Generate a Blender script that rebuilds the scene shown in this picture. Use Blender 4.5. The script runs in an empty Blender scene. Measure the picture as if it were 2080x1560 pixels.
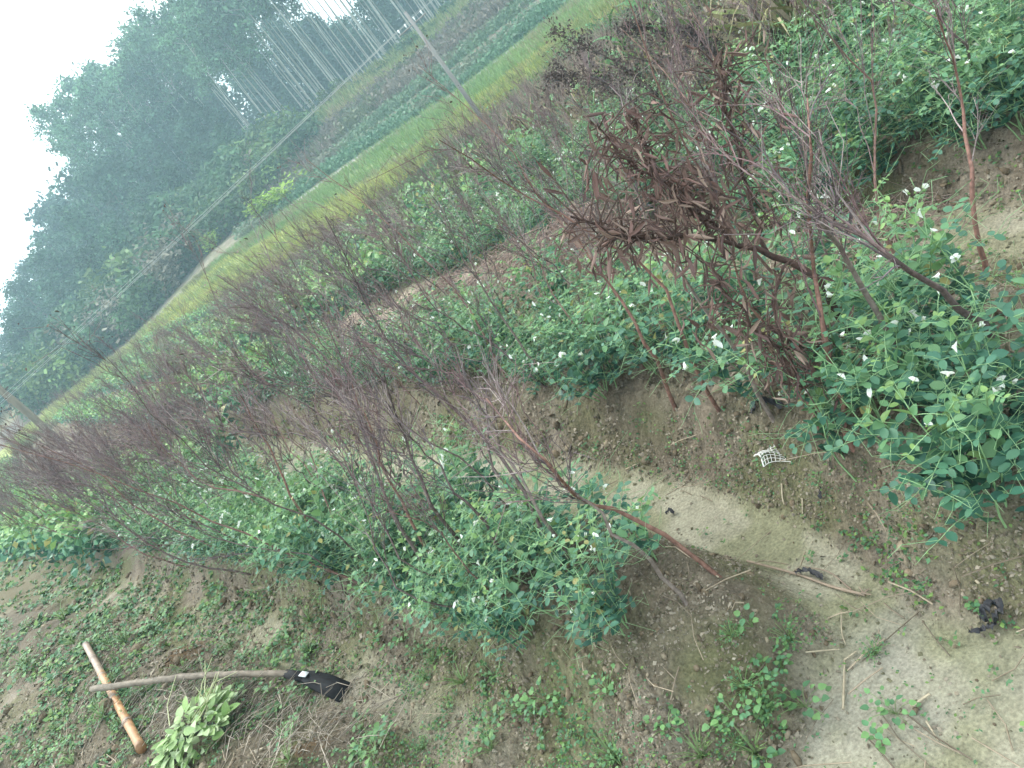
import bpy, math
import numpy as np
from mathutils import Matrix, Vector

R = np.random.default_rng(7)
rad = math.radians
SC = bpy.context.scene
COL = SC.collection

# ------------------------------------------------------------------ camera
EYE, PITCH, ROLL, FPX = 1.5, rad(20.3), rad(39.0), 1620.0
cam_d = bpy.data.cameras.new('camera')
cam = bpy.data.objects.new('camera', cam_d); COL.objects.link(cam)
right0 = Vector((1, 0, 0)); up0 = Vector((0, math.sin(PITCH), math.cos(PITCH)))
fwd = Vector((0, math.cos(PITCH), -math.sin(PITCH)))
cr = right0*math.cos(ROLL) - up0*math.sin(ROLL)
cu = right0*math.sin(ROLL) + up0*math.cos(ROLL)
mw = Matrix.Identity(4)
for i in range(3):
    mw[i][0], mw[i][1], mw[i][2] = cr[i], cu[i], -fwd[i]
mw[2][3] = EYE
cam.matrix_world = mw
cam_d.sensor_width = 36; cam_d.lens = 36*FPX/2080
cam_d.clip_start = 0.05; cam_d.clip_end = 2000
SC.camera = cam

# ------------------------------------------------------------------ sky, sun, exposure
SUN_EL, SUN_ROT = rad(48), rad(-35)
w = bpy.data.worlds.new('World'); SC.world = w; w.use_nodes = True
nt = w.node_tree; bg = nt.nodes['Background']
sky = nt.nodes.new('ShaderNodeTexSky'); sky.sky_type = 'NISHITA'; sky.sun_disc = False
sky.sun_elevation = SUN_EL; sky.sun_rotation = SUN_ROT; sky.dust_density = 4.0; sky.air_density = 1.2
hs = nt.nodes.new('ShaderNodeHueSaturation'); hs.inputs['Saturation'].default_value = 0.42
mx = nt.nodes.new('ShaderNodeMix'); mx.data_type = 'RGBA'; mx.inputs[0].default_value = 0.62
mx.inputs[7].default_value = (9.3, 9.8, 9.7, 1)      # the even white of the overcast
nt.links.new(sky.outputs[0], hs.inputs['Color']); nt.links.new(hs.outputs[0], mx.inputs[6])
nt.links.new(mx.outputs[2], bg.inputs[0]); bg.inputs[1].default_value = 0.12
sd = bpy.data.lights.new('sun', 'SUN'); sd.energy = 0.9; sd.angle = rad(25); sd.color = (1, 0.97, 0.92)
sun = bpy.data.objects.new('sun', sd); COL.objects.link(sun)
sdir = Vector((math.sin(SUN_ROT)*math.cos(SUN_EL), math.cos(SUN_ROT)*math.cos(SUN_EL), math.sin(SUN_EL)))
sun.rotation_euler = sdir.to_track_quat('Z', 'Y').to_euler()
vs = SC.view_settings
vs.view_transform = 'Standard'; vs.look = 'None'; vs.gamma = 1; vs.use_curve_mapping = False
vs.exposure = 1.65
cy = SC.cycles
cy.max_bounces = 6; cy.diffuse_bounces = 3; cy.glossy_bounces = 2; cy.transmission_bounces = 3
cy.transparent_max_bounces = 4; cy.volume_bounces = 1
cy.use_denoising = True

# ------------------------------------------------------------------ helpers
def pixray(x, y):
    a = x-1040.0; b = y-780.0
    xp = a*math.cos(ROLL) - b*math.sin(ROLL); yp = a*math.sin(ROLL) + b*math.cos(ROLL)
    return np.array([xp, FPX*math.cos(PITCH)-yp*math.sin(PITCH), -FPX*math.sin(PITCH)-yp*math.cos(PITCH)])
def onz(x, y, z):                       # the point at height z seen there
    v = pixray(x, y); return np.array([0, 0, EYE]) + v*((z-EYE)/v[2])
def atY(x, y, Y):                       # the point at forward distance Y seen there
    v = pixray(x, y); return np.array([0, 0, EYE]) + v*(Y/v[1])
UD = np.array([-.447, .894]); ND = np.array([.894, .447])
def ls(L, s): return np.array([L*ND[0]+s*UD[0], L*ND[1]+s*UD[1]])
def sstep(a, b, x):
    t = np.clip((np.asarray(x, float)-a)/(b-a), 0, 1); return t*t*(3-2*t)
def hsh(i, j, k):
    n = (i.astype(np.int64)*374761393 + j.astype(np.int64)*668265263 + k*974634541) & 0x7fffffff
    n = ((n ^ (n >> 13))*1274126177) & 0x7fffffff
    n = (n ^ (n >> 16)) & 0xffff
    return n/65535.0
def vn(x, y, k=0):                      # value noise 0..1
    xi = np.floor(x); yi = np.floor(y); u = x-xi; v = y-yi
    u = u*u*(3-2*u); v = v*v*(3-2*v)
    a = hsh(xi, yi, k); b = hsh(xi+1, yi, k); c = hsh(xi, yi+1, k); d = hsh(xi+1, yi+1, k)
    return (a*(1-u)+b*u)*(1-v) + (c*(1-u)+d*u)*v
def fbm(x, y, k=0, o=4):
    r = 0; a = .5; t = 0
    for i in range(o):
        r = r + a*vn(x*2**i+i*17.3, y*2**i-i*9.1, k+i); t += a; a *= .5
    return r/t
def cell(x, y, k=0):                    # distance to nearest feature and a value per cell
    xi = np.floor(x); yi = np.floor(y)
    best = np.full(x.shape, 9.0); val = np.zeros(x.shape)
    for dx in (-1, 0, 1):
        for dy in (-1, 0, 1):
            cx = xi+dx; cyy = yi+dy
            d = (cx+.15+.7*hsh(cx, cyy, k)-x)**2 + (cyy+.15+.7*hsh(cx, cyy, k+5)-y)**2
            m = d < best; best = np.where(m, d, best); val = np.where(m, hsh(cx, cyy, k+9), val)
    return np.sqrt(best), val

BK = np.array([(-8, .3), (-2.4, .22), (-1.75, .16), (-1.5, .02), (-1.2, .0), (-1.0, .1), (-.85, .15), (-.3, .16), (-.1, .12), (.14, .02), (.4, 0),
 (.5, .03), (.6, .15), (.72, .2), (.96, .2), (1.06, .1), (1.13, .01), (1.26, 0), (1.34, .04), (1.48, .2), (1.6, .23), (2.1, .23), (2.25, .12),
 (2.4, .03), (2.75, .05), (2.9, .2), (3.05, .23), (3.5, .23), (3.7, .08), (3.9, .08), (4.05, .22), (4.6, .25), (4.8, .12), (5.0, .12), (5.3, .22),
 (5.9, .22), (6.1, .1), (6.4, .1), (6.6, .22), (7.3, .2), (8.5, .1), (15, 0), (60, 0)])
AZK = np.array([-180, -30, -18, -10, 0, 10, 180.])
DK = np.array([12, 16, 25, 40, 52, 62, 75, 110, 300.])
ZT = np.array([[0, 0, 0, .1, .25, 1.5, 3, 3, 2], [0, 0, 0, .1, .25, 1.5, 3, 3, 2], [0, 0, .05, .25, .6, 2.5, 4, 4, 2], [0, 0, .1, 1, 1.8, 4.6, 5, 4, 2],
 [0, 0, -.05, .6, 1.8, 3.8, 4.4, 4, 2], [0, 0, -.06, 0, 1.7, 3.4, 4, 4, 2], [0, 0, -.06, 0, 1.7, 3.4, 4, 4, 2]])
def farz(X, Y):
    D = np.hypot(X, Y); az = np.degrees(np.arctan2(X, Y))
    rows = np.stack([np.interp(D, DK, ZT[i]) for i in range(len(AZK))])
    j = np.clip(np.searchsorted(AZK, az)-1, 0, len(AZK)-2)
    t = (az-AZK[j])/(AZK[j+1]-AZK[j])
    a = np.take_along_axis(rows, j[None], 0)[0]; b = np.take_along_axis(rows, (j+1)[None], 0)[0]
    return a*(1-t)+b*t
def veer(s): return np.interp(s, [1.5, 2.2, 3.6, 6.2, 13.5, 19], [0, .08, .22, .55, 1.7, 2.5])
def lsof(X, Y):
    L = X*ND[0]+Y*ND[1]; s = X*UD[0]+Y*UD[1]
    sh = veer(s); e0 = 1.05-sh                        # the nearest bed veers off to the left further along
    L = np.where(L > 1.13, L, np.where(L < e0, L+sh, 1.05+(L-e0)*.08/(1.13-e0)))
    Lc = L + .38*np.exp(-(np.clip(s, 1, 50)-1)/.55)*sstep(-.1, .4, L)
    return Lc, s
def near(X, Y):
    Lc, s = lsof(X, Y)
    Lw = Lc + .05*(vn(s*1.7, Lc*.7, 3)-.5) + .03*(vn(s*5, Lc*2, 4)-.5)
    z = np.interp(Lw, BK[:, 0], BK[:, 1])
    k1 = (Lw > .4) & (Lw < 1.2); z = np.where(k1, z*sstep(1.12, 1.45, s+.06*vn(Lc*9, s*3, 8)), z)
    z = z + .2*np.exp(-((Lc-2.62)/.22)**2)*sstep(2.4, 3.4, s)*(1-sstep(6.5, 8.5, s))*(.5+vn(s*2.3, Lc*3, 9))
    k0 = (Lw > -1.2) & (Lw < .4); z = np.where(k0, z*sstep(1.7, 2.5, s), z)
    return z
def mudness(X, Y):                      # 1 on the wet, washed-in furrow floors
    Lc, s = lsof(X, Y)
    m = sstep(1.07, 1.12, Lc)*(1-sstep(1.26, 1.33, Lc))*(1-.6*sstep(5, 7, s))
    m = np.maximum(m, .75*sstep(2.42, 2.5, Lc)*(1-sstep(2.65, 2.75, Lc)))
    e = (1-sstep(1.1, 1.3, s+.15*vn(Lc*6, s*6, 2)))*sstep(.78, .95, Lc+.2*vn(s*7, Lc*7, 6))*(1-sstep(1.26, 1.33, Lc))
    m = np.maximum(m, e)
    m = np.maximum(m, .55*sstep(.14, .24, Lc)*(1-sstep(.38, .47, Lc))*sstep(.40, .54, fbm(X*3.1, Y*3.1, 70))*sstep(1.6, 2.2, s))
    return m
MOUND = [(365, 1335, .13, .11), (130, 1215, .19, .09), (620, 1535, .13, .08), (1150, 1555, .07, .05), (770, 1480, .09, .05), (250, 1460, .1, .05), (560, 1330, .1, .05), (930, 1500, .08, .04)]
MOUND = [(onz(x, y, .12)[0], onz(x, y, .12)[1], r, h) for x, y, r, h in MOUND]
def mound(X, Y):
    m = 0*X; k = (X*X+Y*Y < 49) & (X < .3)
    if k.any():
        x_, y_ = X[k], Y[k]; f = .6+.9*fbm(x_*7, y_*7, 161); m[k] = sum(h*np.exp(-((x_-x)**2+(y_-y)**2)/(r*r)*f) for x, y, r, h in MOUND)
    return m
def gz(X, Y, fine=True):
    X = np.asarray(X, float); Y = np.asarray(Y, float)
    sh = X.shape; X = X.ravel(); Y = Y.ravel()
    D = np.hypot(X, Y); wf = sstep(9, 17, D)
    z = near(X, Y)*(1-wf) + farz(X, Y)*wf
    z = z + .05*(fbm(X*.9, Y*.9, 11)-.5)*sstep(1.5, 5, D) + .5*(fbm(X*.09, Y*.09, 15)-.5)*sstep(30, 60, D)
    z = z + mound(X, Y)
    if fine:
        q = 1-sstep(5, 11, D); mud = mudness(X, Y)
        a = 1-.9*mud
        wx = X+.03*vn(X*20, Y*20, 21); wy = Y+.03*vn(X*20, Y*20, 22)
        d1, v1 = cell(wx*22, wy*22, 31); d2, v2 = cell(wx*48, wy*48, 37)
        big = sstep(.4, .7, fbm(X*4, Y*4, 41))
        z = z + q*a*(.026*big*(v1*.9+.1)*(1-d1**2*1.3) + .013*(v2+.1)*(1-d2**2*1.4) + .045*(fbm(X*6, Y*6, 45)-.5) + .012*(fbm(X*30, Y*30, 47)-.5))
        z = z + q*(.006*(fbm(X*9, Y*9, 51)-.5) + .002*(fbm(X*60, Y*60, 55)-.5))
    return z.reshape(sh)
def gp(p, dz=0.0): return np.array([p[0], p[1], float(gz(np.array([p[0]]), np.array([p[1]]))[0])+dz])

def gpx(x, y, z0=.1, dz=0.0):            # the ground point seen at that place
    for i in range(4):
        p = onz(x, y, z0); z0 = float(gz(p[0:1], p[1:2], i == 3)[0])
    return np.array([p[0], p[1], z0+dz])
def gpxs(x, y, z0=.14):                  # the same for many places at once
    a = np.asarray(x)-1040.0; b = np.asarray(y)-780.0
    xp = a*math.cos(ROLL)-b*math.sin(ROLL); yp = a*math.sin(ROLL)+b*math.cos(ROLL)
    v = np.stack([xp, FPX*math.cos(PITCH)-yp*math.sin(PITCH), -FPX*math.sin(PITCH)-yp*math.cos(PITCH)], 1); z = np.full(len(a), z0)
    for i in range(3):
        q = v*((z-EYE)/v[:, 2])[:, None]; z = gz(q[:, 0], q[:, 1], i == 2)
    return np.stack([q[:, 0], q[:, 1], z], 1)
class Buf:
    def __init__(s): s.v = []; s.t = []; s.c = []; s.n = 0
    def add(s, v, t, c):
        v = np.asarray(v, float); t = np.asarray(t, int)
        c = np.asarray(c, float)
        if c.ndim == 1: c = np.broadcast_to(c, (len(v), 3))
        s.v.append(v); s.t.append(t+s.n); s.c.append(c); s.n += len(v)
    def inst(s, tv, tt, M, P, c):       # template copies: M (N,3,3), P (N,3), c (N,3) or (3,)
        N = len(P)
        if N == 0: return
        m = len(tv)
        v = np.einsum('nij,mj->nmi', M, tv) + P[:, None]
        t = (tt[None] + (np.arange(N)*m)[:, None, None]).reshape(-1, 3)
        c = np.asarray(c, float)
        if c.ndim == 1: c = np.broadcast_to(c, (N, 3))
        s.add(v.reshape(-1, 3), t, np.repeat(c, m, 0))
    def mesh(s, name, mat, smooth=False):
        v = np.concatenate(s.v); t = np.concatenate(s.t); c = np.concatenate(s.c)
        me = bpy.data.meshes.new(name)
        me.vertices.add(len(v)); me.vertices.foreach_set('co', v.ravel())
        me.loops.add(len(t)*3); me.loops.foreach_set('vertex_index', t.ravel())
        me.polygons.add(len(t)); me.polygons.foreach_set('loop_start', np.arange(len(t))*3)
        if smooth: me.polygons.foreach_set('use_smooth', np.ones(len(t), bool))
        at = me.color_attributes.new('Col', 'FLOAT_COLOR', 'POINT')
        at.data.foreach_set('color', np.concatenate([np.clip(c, 0, 1), np.ones((len(c), 1))], 1).ravel())
        me.materials.append(mat); me.update(); me.validate()
        return me
def ob(name, me, parent=None, loc=None, rot=None, scale=None, mat=None):
    o = bpy.data.objects.new(name, me); COL.objects.link(o)
    if parent is not None: o.parent = parent
    if mat is not None: o.matrix_local = mat
    if loc is not None: o.location = loc
    if rot is not None: o.rotation_euler = rot
    if scale is not None: o.scale = (scale,)*3 if np.isscalar(scale) else scale
    return o
def tag(o, label, cat, group=None, kind=None):
    o['label'] = label
    if cat: o['category'] = cat
    if group: o['group'] = group
    if kind: o['kind'] = kind
    return o
def kind(o, k): o['kind'] = k; return o
def tree_copy(o, parent=None):
    c = o.copy(); COL.objects.link(c)
    if parent is not None: c.parent = parent
    for ch in o.children:
        tree_copy(ch, c)
    return c

def tube(pts, r, k=5, cap=False):
    p = np.asarray(pts, float); n = len(p); r = np.broadcast_to(np.asarray(r, float), (n,))
    t = np.gradient(p, axis=0); t /= np.linalg.norm(t, axis=1)[:, None]+1e-12
    ref = np.array([.31, .87, .38]); a = np.cross(t, ref); a /= np.linalg.norm(a, axis=1)[:, None]+1e-9
    b = np.cross(t, a)
    an = np.arange(k)*2*np.pi/k
    v = p[:, None] + r[:, None, None]*(np.cos(an)[None, :, None]*a[:, None] + np.sin(an)[None, :, None]*b[:, None])
    i = np.arange(n-1)[:, None]*k; j = np.arange(k)[None]; j2 = (j+1) % k
    q = np.stack([i+j, i+j2, i+k+j2, i+k+j], -1).reshape(-1, 4)
    t3 = np.concatenate([q[:, [0, 1, 2]], q[:, [0, 2, 3]]])
    v = v.reshape(-1, 3)
    if cap:
        m = len(v); v = np.concatenate([v, p[[0, -1]]])
        jj = np.arange(k); e = (n-1)*k
        t3 = np.concatenate([t3, np.stack([jj*0+m, (jj+1) % k, jj], 1), np.stack([jj*0+m+1, e+jj, e+(jj+1) % k], 1)])
    return v, t3
def curve(p, n):                        # smooth resample of a polyline (Catmull-Rom)
    p = np.asarray(p, float); m = len(p)
    q = np.concatenate([[2*p[0]-p[1]], p, [2*p[-1]-p[-2]]])
    out = []
    for u in np.linspace(0, m-1-1e-6, n):
        i = int(u); t = u-i; a, b, c, d = q[i:i+4]
        out.append(.5*((2*b)+(c-a)*t+(2*a-5*b+4*c-d)*t*t+(-a+3*b-3*c+d)*t**3))
    return np.array(out)
def unit(v): return v/(np.linalg.norm(v)+1e-12)
def frame(d, up=(0, 0, 1), roll=0.0):   # columns: x along d, y sideways, z normal
    d = unit(np.asarray(d, float)); y = np.cross(np.asarray(up, float), d)
    if np.linalg.norm(y) < 1e-4: y = np.array([0, 1., 0])
    y = unit(y); z = np.cross(d, y)
    y2 = y*math.cos(roll)+z*math.sin(roll)
    return np.stack([d, y2, np.cross(d, y2)], 1)
def rdir(n=None):
    v = R.normal(size=(n or 1, 3)); v /= np.linalg.norm(v, axis=1)[:, None]
    return v if n else v[0]
def rframes(n, flat=0.0):               # random leaf frames, flat=1: normals mostly up
    z = rdir(n); z[:, 2] = np.abs(z[:, 2])+flat; z /= np.linalg.norm(z, axis=1)[:, None]
    x = np.cross(z, rdir(n)); x /= np.linalg.norm(x, axis=1)[:, None]
    return np.stack([x, np.cross(z, x), z], 2)
# leaf templates, unit length along x
def leafT(w=.5, fold=.12, droop=.1, st=(.22, .5, .78), ws=(.8, 1., .72)):
    sp = [(0, 0, 0)]+[(t, 0, -droop*t*t) for t in st]+[(1, 0, -droop)]
    ed = []
    for sg in (1, -1):
        for t, k in zip(st, ws): ed.append((t*1.0, sg*w*.5*k, fold*k*.5-droop*t*t))
    v = np.array(sp+ed); n = len(st); L0 = n+2; R0 = L0+n
    T = [(0, 1, L0), (0, R0, 1)]
    for i in range(n-1):
        T += [(1+i, 2+i, L0+i+1), (1+i, L0+i+1, L0+i), (1+i, R0+i+1, 2+i), (1+i, R0+i, R0+i+1)]
    T += [(n, n+1, L0+n-1), (n, R0+n-1, n+1)]
    return v, np.array(T)
LEAF = leafT(.62, .10, .12); STIP = leafT(.7, .22, .1, ws=(1., .95, .6)); NARROW = leafT(.2, .05, .35)
MINI = (np.array([(0, 0, 0), (.45, .33, .05), (.5, 0, .0), (.45, -.33, .05), (1, 0, -.1)]), np.array([(0, 2, 1), (0, 3, 2), (2, 4, 1), (3, 4, 2)]))
BROAD = leafT(.75, .12, .2, ws=(.95, 1, .6))
QUAD = (np.array([(-.5, -.28, 0), (.5, -.2, .06), (.45, .3, -.03), (-.4, .22, .05)]), np.array([(0, 1, 2), (0, 2, 3)]))
TRI = (np.array([(0, -.16, 0), (1, 0, 0), (0, .16, 0.03)]), np.array([(0, 1, 2)]))
BLADE = (np.array([(0, -.03, 0), (0, .03, 0), (.5, -.025, .06), (.5, .025, .06), (1, 0, -.08)]), np.array([(0, 1, 3), (0, 3, 2), (2, 3, 4)]))

# ------------------------------------------------------------------ materials
def vmat(name, rough=.8, transl=0.0, nscale=30, namp=.3, spec=.3, orand=.0, bump=0.0, bscale=200, coord='Object'):
    m = bpy.data.materials.new(name); m.use_nodes = True; t = m.node_tree; n = t.nodes; l = t.links
    b = n['Principled BSDF']; b.inputs['Roughness'].default_value = rough; b.inputs['Specular IOR Level'].default_value = spec
    a = n.new('ShaderNodeAttribute'); a.attribute_name = 'Col'
    tc = n.new('ShaderNodeTexCoord'); no = n.new('ShaderNodeTexNoise'); no.inputs['Scale'].default_value = nscale; no.inputs['Detail'].default_value = 4
    l.new(tc.outputs[coord], no.inputs['Vector'])
    mr = n.new('ShaderNodeMapRange'); mr.inputs[1].default_value = .25; mr.inputs[2].default_value = .75
    mr.inputs[3].default_value = 1-namp; mr.inputs[4].default_value = 1+namp
    l.new(no.outputs[0], mr.inputs[0])
    fac = mr.outputs[0]
    if orand:
        oi = n.new('ShaderNodeObjectInfo'); m2 = n.new('ShaderNodeMapRange')
        m2.inputs[3].default_value = 1-orand; m2.inputs[4].default_value = 1+orand; l.new(oi.outputs['Random'], m2.inputs[0])
        mu = n.new('ShaderNodeMath'); mu.operation = 'MULTIPLY'; l.new(fac, mu.inputs[0]); l.new(m2.outputs[0], mu.inputs[1]); fac = mu.outputs[0]
    vm = n.new('ShaderNodeVectorMath'); vm.operation = 'SCALE'
    l.new(a.outputs['Color'], vm.inputs[0]); l.new(fac, vm.inputs['Scale'])
    l.new(vm.outputs[0], b.inputs['Base Color'])
    if bump:
        nb = n.new('ShaderNodeTexNoise'); nb.inputs['Roughness'].default_value = .7; nb.inputs['Scale'].default_value = bscale; nb.inputs['Detail'].default_value = 6
        l.new(tc.outputs[coord], nb.inputs['Vector'])
        bp = n.new('ShaderNodeBump'); bp.inputs['Strength'].default_value = bump; bp.inputs['Distance'].default_value = .01
        l.new(nb.outputs[0], bp.inputs['Height']); l.new(bp.outputs[0], b.inputs['Normal'])
    if transl:
        tr = n.new('ShaderNodeBsdfTranslucent'); l.new(vm.outputs[0], tr.inputs[0])
        ms = n.new('ShaderNodeMixShader'); ms.inputs[0].default_value = transl
        l.new(b.outputs[0], ms.inputs[1]); l.new(tr.outputs[0], ms.inputs[2]); l.new(ms.outputs[0], n['Material Output'].inputs[0])
    return m
M_soil = vmat('soil', .92, 0, 130, .34, .2, bump=1.0, bscale=110)
M_clod = vmat('clod', .95, 0, 120, .25, .15, bump=.5, bscale=200)
M_pea = vmat('pea_leaf', .5, .22, 45, .16, .35, orand=.16)
M_stem = vmat('green_stem', .5, .1, 40, .12, .35)
M_white = vmat('white_petal', .6, .25, 60, .05, .3)
M_twig = vmat('dry_twig', .85, 0, 70, .45, .2, orand=.18, bump=.4, bscale=150)
M_dead = vmat('dead_leaf', .85, .1, 60, .35, .2, orand=.3, bump=.3)
M_weed = vmat('weed', .55, .2, 40, .2, .3, orand=.15)
M_straw = vmat('straw', .8, .1, 40, .25, .25)
M_tree = vmat('far_leaf', .7, .15, .6, .3, .15, orand=.15)
M_bark = vmat('bark', .85, 0, 3, .25, .2, orand=.12, bump=.3, bscale=40)
M_bamboo = vmat('bamboo', .45, 0, 25, .3, .4, bump=.1)
M_wood = vmat('handle_wood', .75, 0, 30, .35, .3, bump=.4)
M_metal = vmat('dark_steel', .8, 0, 30, .3, .15)
M_plastic = vmat('black_plastic', .6, 0, 40, .2, .5)
M_net = vmat('net_plastic', .6, .1, 40, .1, .4)
M_conc = vmat('pole_concrete', .9, 0, 4, .15, .2, bump=.2)
M_wire = vmat('wire', .5, 0, 4, .05, .5)
M_cer = vmat('ceramic', .3, 0, 4, .05, .5)
C = lambda *a: np.array(a, float)

# ------------------------------------------------------------------ ground
def build_ground():
    rr = [0.0, .3, .5, .7]
    r = .85
    while r < 300:
        rr.append(r)
        r += .0058 if r < 3.4 else (.0058+(r-3.4)*.009 if r < 12 else r*.0125 if r < 65 else r*.05)
    rr = np.array(rr)
    aa = np.concatenate([np.linspace(-180, -44, 40, endpoint=False), np.linspace(-44, 44, 560), np.linspace(44, 180, 41)[1:]])
    th = np.radians(aa)
    X = rr[:, None]*np.sin(th)[None]; Y = rr[:, None]*np.cos(th)[None]
    X = X.ravel(); Y = Y.ravel(); Z = gz(X, Y)
    Lc, s = lsof(X, Y); D = np.hypot(X, Y); az = np.degrees(np.arctan2(X, Y))
    # near colours
    n1 = fbm(X*2.3, Y*2.3, 61); n2 = fbm(X*9, Y*9, 63); n3 = fbm(X*40, Y*40, 65); n4 = fbm(X*5, Y*5, 68)
    _, v1 = cell((X+.03*vn(X*20, Y*20, 21))*22, (Y+.03*vn(X*20, Y*20, 22))*22, 31)
    soil = C(.175, .145, .108)[None]*(.62+.45*n2+.35*v1)[:, None]
    dry = C(.29, .25, .195)[None]*(.75+.4*n3)[:, None]
    c = soil + (dry-soil)*(sstep(.45, .75, n4)*.75)[:, None]
    moss = C(.14, .145, .068)[None]*(.7+.6*n3)[:, None]
    wm = sstep(.38, .64, fbm(X*3.6, Y*3.6, 71))*.75
    wm = wm*(1-.5*sstep(.16, .2, Z)*(D < 9))
    c = c + (moss-c)*wm[:, None]
    mud = mudness(X, Y)
    mc = C(.37, .35, .262)[None]*(.72+.25*n2+.25*n3)[:, None]
    mg = C(.25, .25, .15)[None]*(.7+.5*n3)[:, None]
    mc = mc + (mg-mc)*(sstep(.36, .6, n4)*.85)[:, None]
    mc = mc + (C(.33, .315, .27)[None]-mc)*(sstep(.6, .75, n1)*.6)[:, None]
    c = c + (mc-c)*(mud*sstep(.2, .38, n2+.25*mud))[:, None]
    # dug bank in front: darker, greyer soil and dead grass
    b0 = sstep(1.9, 2.5, s)*(1-sstep(-.05, .15, Lc))
    bk = C(.125, .105, .075)[None]*(.6+.9*n2)[:, None]
    c = c + (bk-c)*(b0*sstep(.35, .6, n1+.15*n3))[:, None]
    mo = mound(X, Y); mcol = np.where((n2 > .52)[:, None], C(.16, .105, .06)[None], C(.1, .105, .04)[None])*(.6+.8*n3)[:, None]
    c = c + (mcol-c)*(sstep(.025, .07, mo)*.85)[:, None]
    straw = C(.33, .255, .205)[None]*(.6+.8*n3)[:, None]
    c = c + (straw-c)*(sstep(2.35, 2.5, Lc)*(1-sstep(2.75, 2.95, Lc))*sstep(2.0, 3.2, s)*.9)[:, None]
    # far strips
    DA = np.interp(az, [-25, -16, -10, -5, 0, 9, 20, 30], [38, 31, 25, 21, 18, 17.2, 18, 17])
    DB = np.interp(az, [-25, -16, -10, -5, 0, 9, 20, 30], [50, 44, 36, 31, 27, 25.5, 25, 24])
    wob = 1.2*(fbm(X*.25, Y*.25, 81)-.5)
    q = D+wob
    def band(col, a, b, k): 
        nonlocal c
        wgt = sstep(a-.4, a+.4, q)*(1-sstep(b-.4, b+.4, q))*k
        c = c + (col[None]*(.75+.5*fbm(X*1.3, Y*1.3, 83))[:, None]-c)*np.asarray(wgt)[:, None]
    band(C(.17, .15, .09), 9, DA-3, .8)
    band(C(.20, .16, .11), DA-3, DA, .8)
    band(C(.29, .32, .10), DA, DB, .95)
    mid = (DA+DB)/2
    band(C(.17, .24, .06), mid-1, mid+.6, .6)
    band(C(.16, .22, .075), DB, 39, .9*(az > -14))
    band(C(.28, .265, .23), 39, 40.4, .9*(az > -13))
    band(C(.055, .14, .06), 40.4, 44, .95*(az > -8))
    band(C(.17, .14, .105), 44, 46.5, .9*(az > -8))
    band(C(.07, .15, .07), 46.5, 48.5, .9*(az > -4))
    band(C(.16, .125, .105), 48.5, 56, .9)
    band(C(.27, .23, .13), 56, 62, .85)
    band(C(.05, .06, .03), 62, 400, .95)
    nr, na = len(rr), len(aa)
    i = np.arange(nr-1)[:, None]*na; j = np.arange(na-1)[None]
    a0 = (i+j).ravel(); q4 = np.stack([a0, a0+1, a0+na+1, a0+na], 1)
    b = Buf(); b.add(np.stack([X, Y, Z], 1), np.concatenate([q4[:, [0, 2, 1]], q4[:, [0, 3, 2]]]), c)
    return kind(ob('ground', b.mesh('ground', M_soil, True)), 'structure')
ground = build_ground()

# haze: the damp air in front of the hill
def build_haze():
    x0, x1, y0, y1, z0, z1 = -330, 330, -330, 330, -3, 45
    v = [(x, y, z) for z in (z0, z1) for y in (y0, y1) for x in (x0, x1)]
    f = [(0, 2, 3, 1), (4, 5, 7, 6), (0, 1, 5, 4), (2, 6, 7, 3), (0, 4, 6, 2), (1, 3, 7, 5)]
    me = bpy.data.meshes.new('haze'); me.from_pydata(v, [], f)
    m = bpy.data.materials.new('haze'); m.use_nodes = True; n = m.node_tree.nodes; n.remove(n['Principled BSDF'])
    pv = n.new('ShaderNodeVolumePrincipled'); pv.inputs['Color'].default_value = (.60, .87, 1, 1); pv.inputs['Density'].default_value = .0034
    pv.inputs['Anisotropy'].default_value = .2
    m.node_tree.links.new(pv.outputs[0], n['Material Output'].inputs['Volume']); me.materials.append(m)
    o = ob('haze', me); kind(o, 'stuff'); o['label'] = 'pale bluish haze filling the air over the fields'
build_haze()

# ------------------------------------------------------------------ clods, seedlings, straw litter
ICO = None
def ico():
    g = (1+5**.5)/2
    v = np.array([(-1, g, 0), (1, g, 0), (-1, -g, 0), (1, -g, 0), (0, -1, g), (0, 1, g), (0, -1, -g), (0, 1, -g), (g, 0, -1), (g, 0, 1), (-g, 0, -1), (-g, 0, 1)])
    v /= np.linalg.norm(v[0])
    f = np.array([(0, 11, 5), (0, 5, 1), (0, 1, 7), (0, 7, 10), (0, 10, 11), (1, 5, 9), (5, 11, 4), (11, 10, 2), (10, 7, 6), (7, 1, 8), (3, 9, 4), (3, 4, 2), (3, 2, 6), (3, 6, 8), (3, 8, 9), (4, 9, 5), (2, 4, 11), (6, 2, 10), (8, 6, 7), (9, 8, 1)])
    return v, f
IV, IF = ico()
def scatter(n, r0, r1, a0=-42, a1=43, pw=1.0):
    u = R.random(n); r = r0*(r1/r0)**(u**pw); a = np.radians(R.uniform(a0, a1, n))
    return r*np.sin(a), r*np.cos(a)
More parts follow.
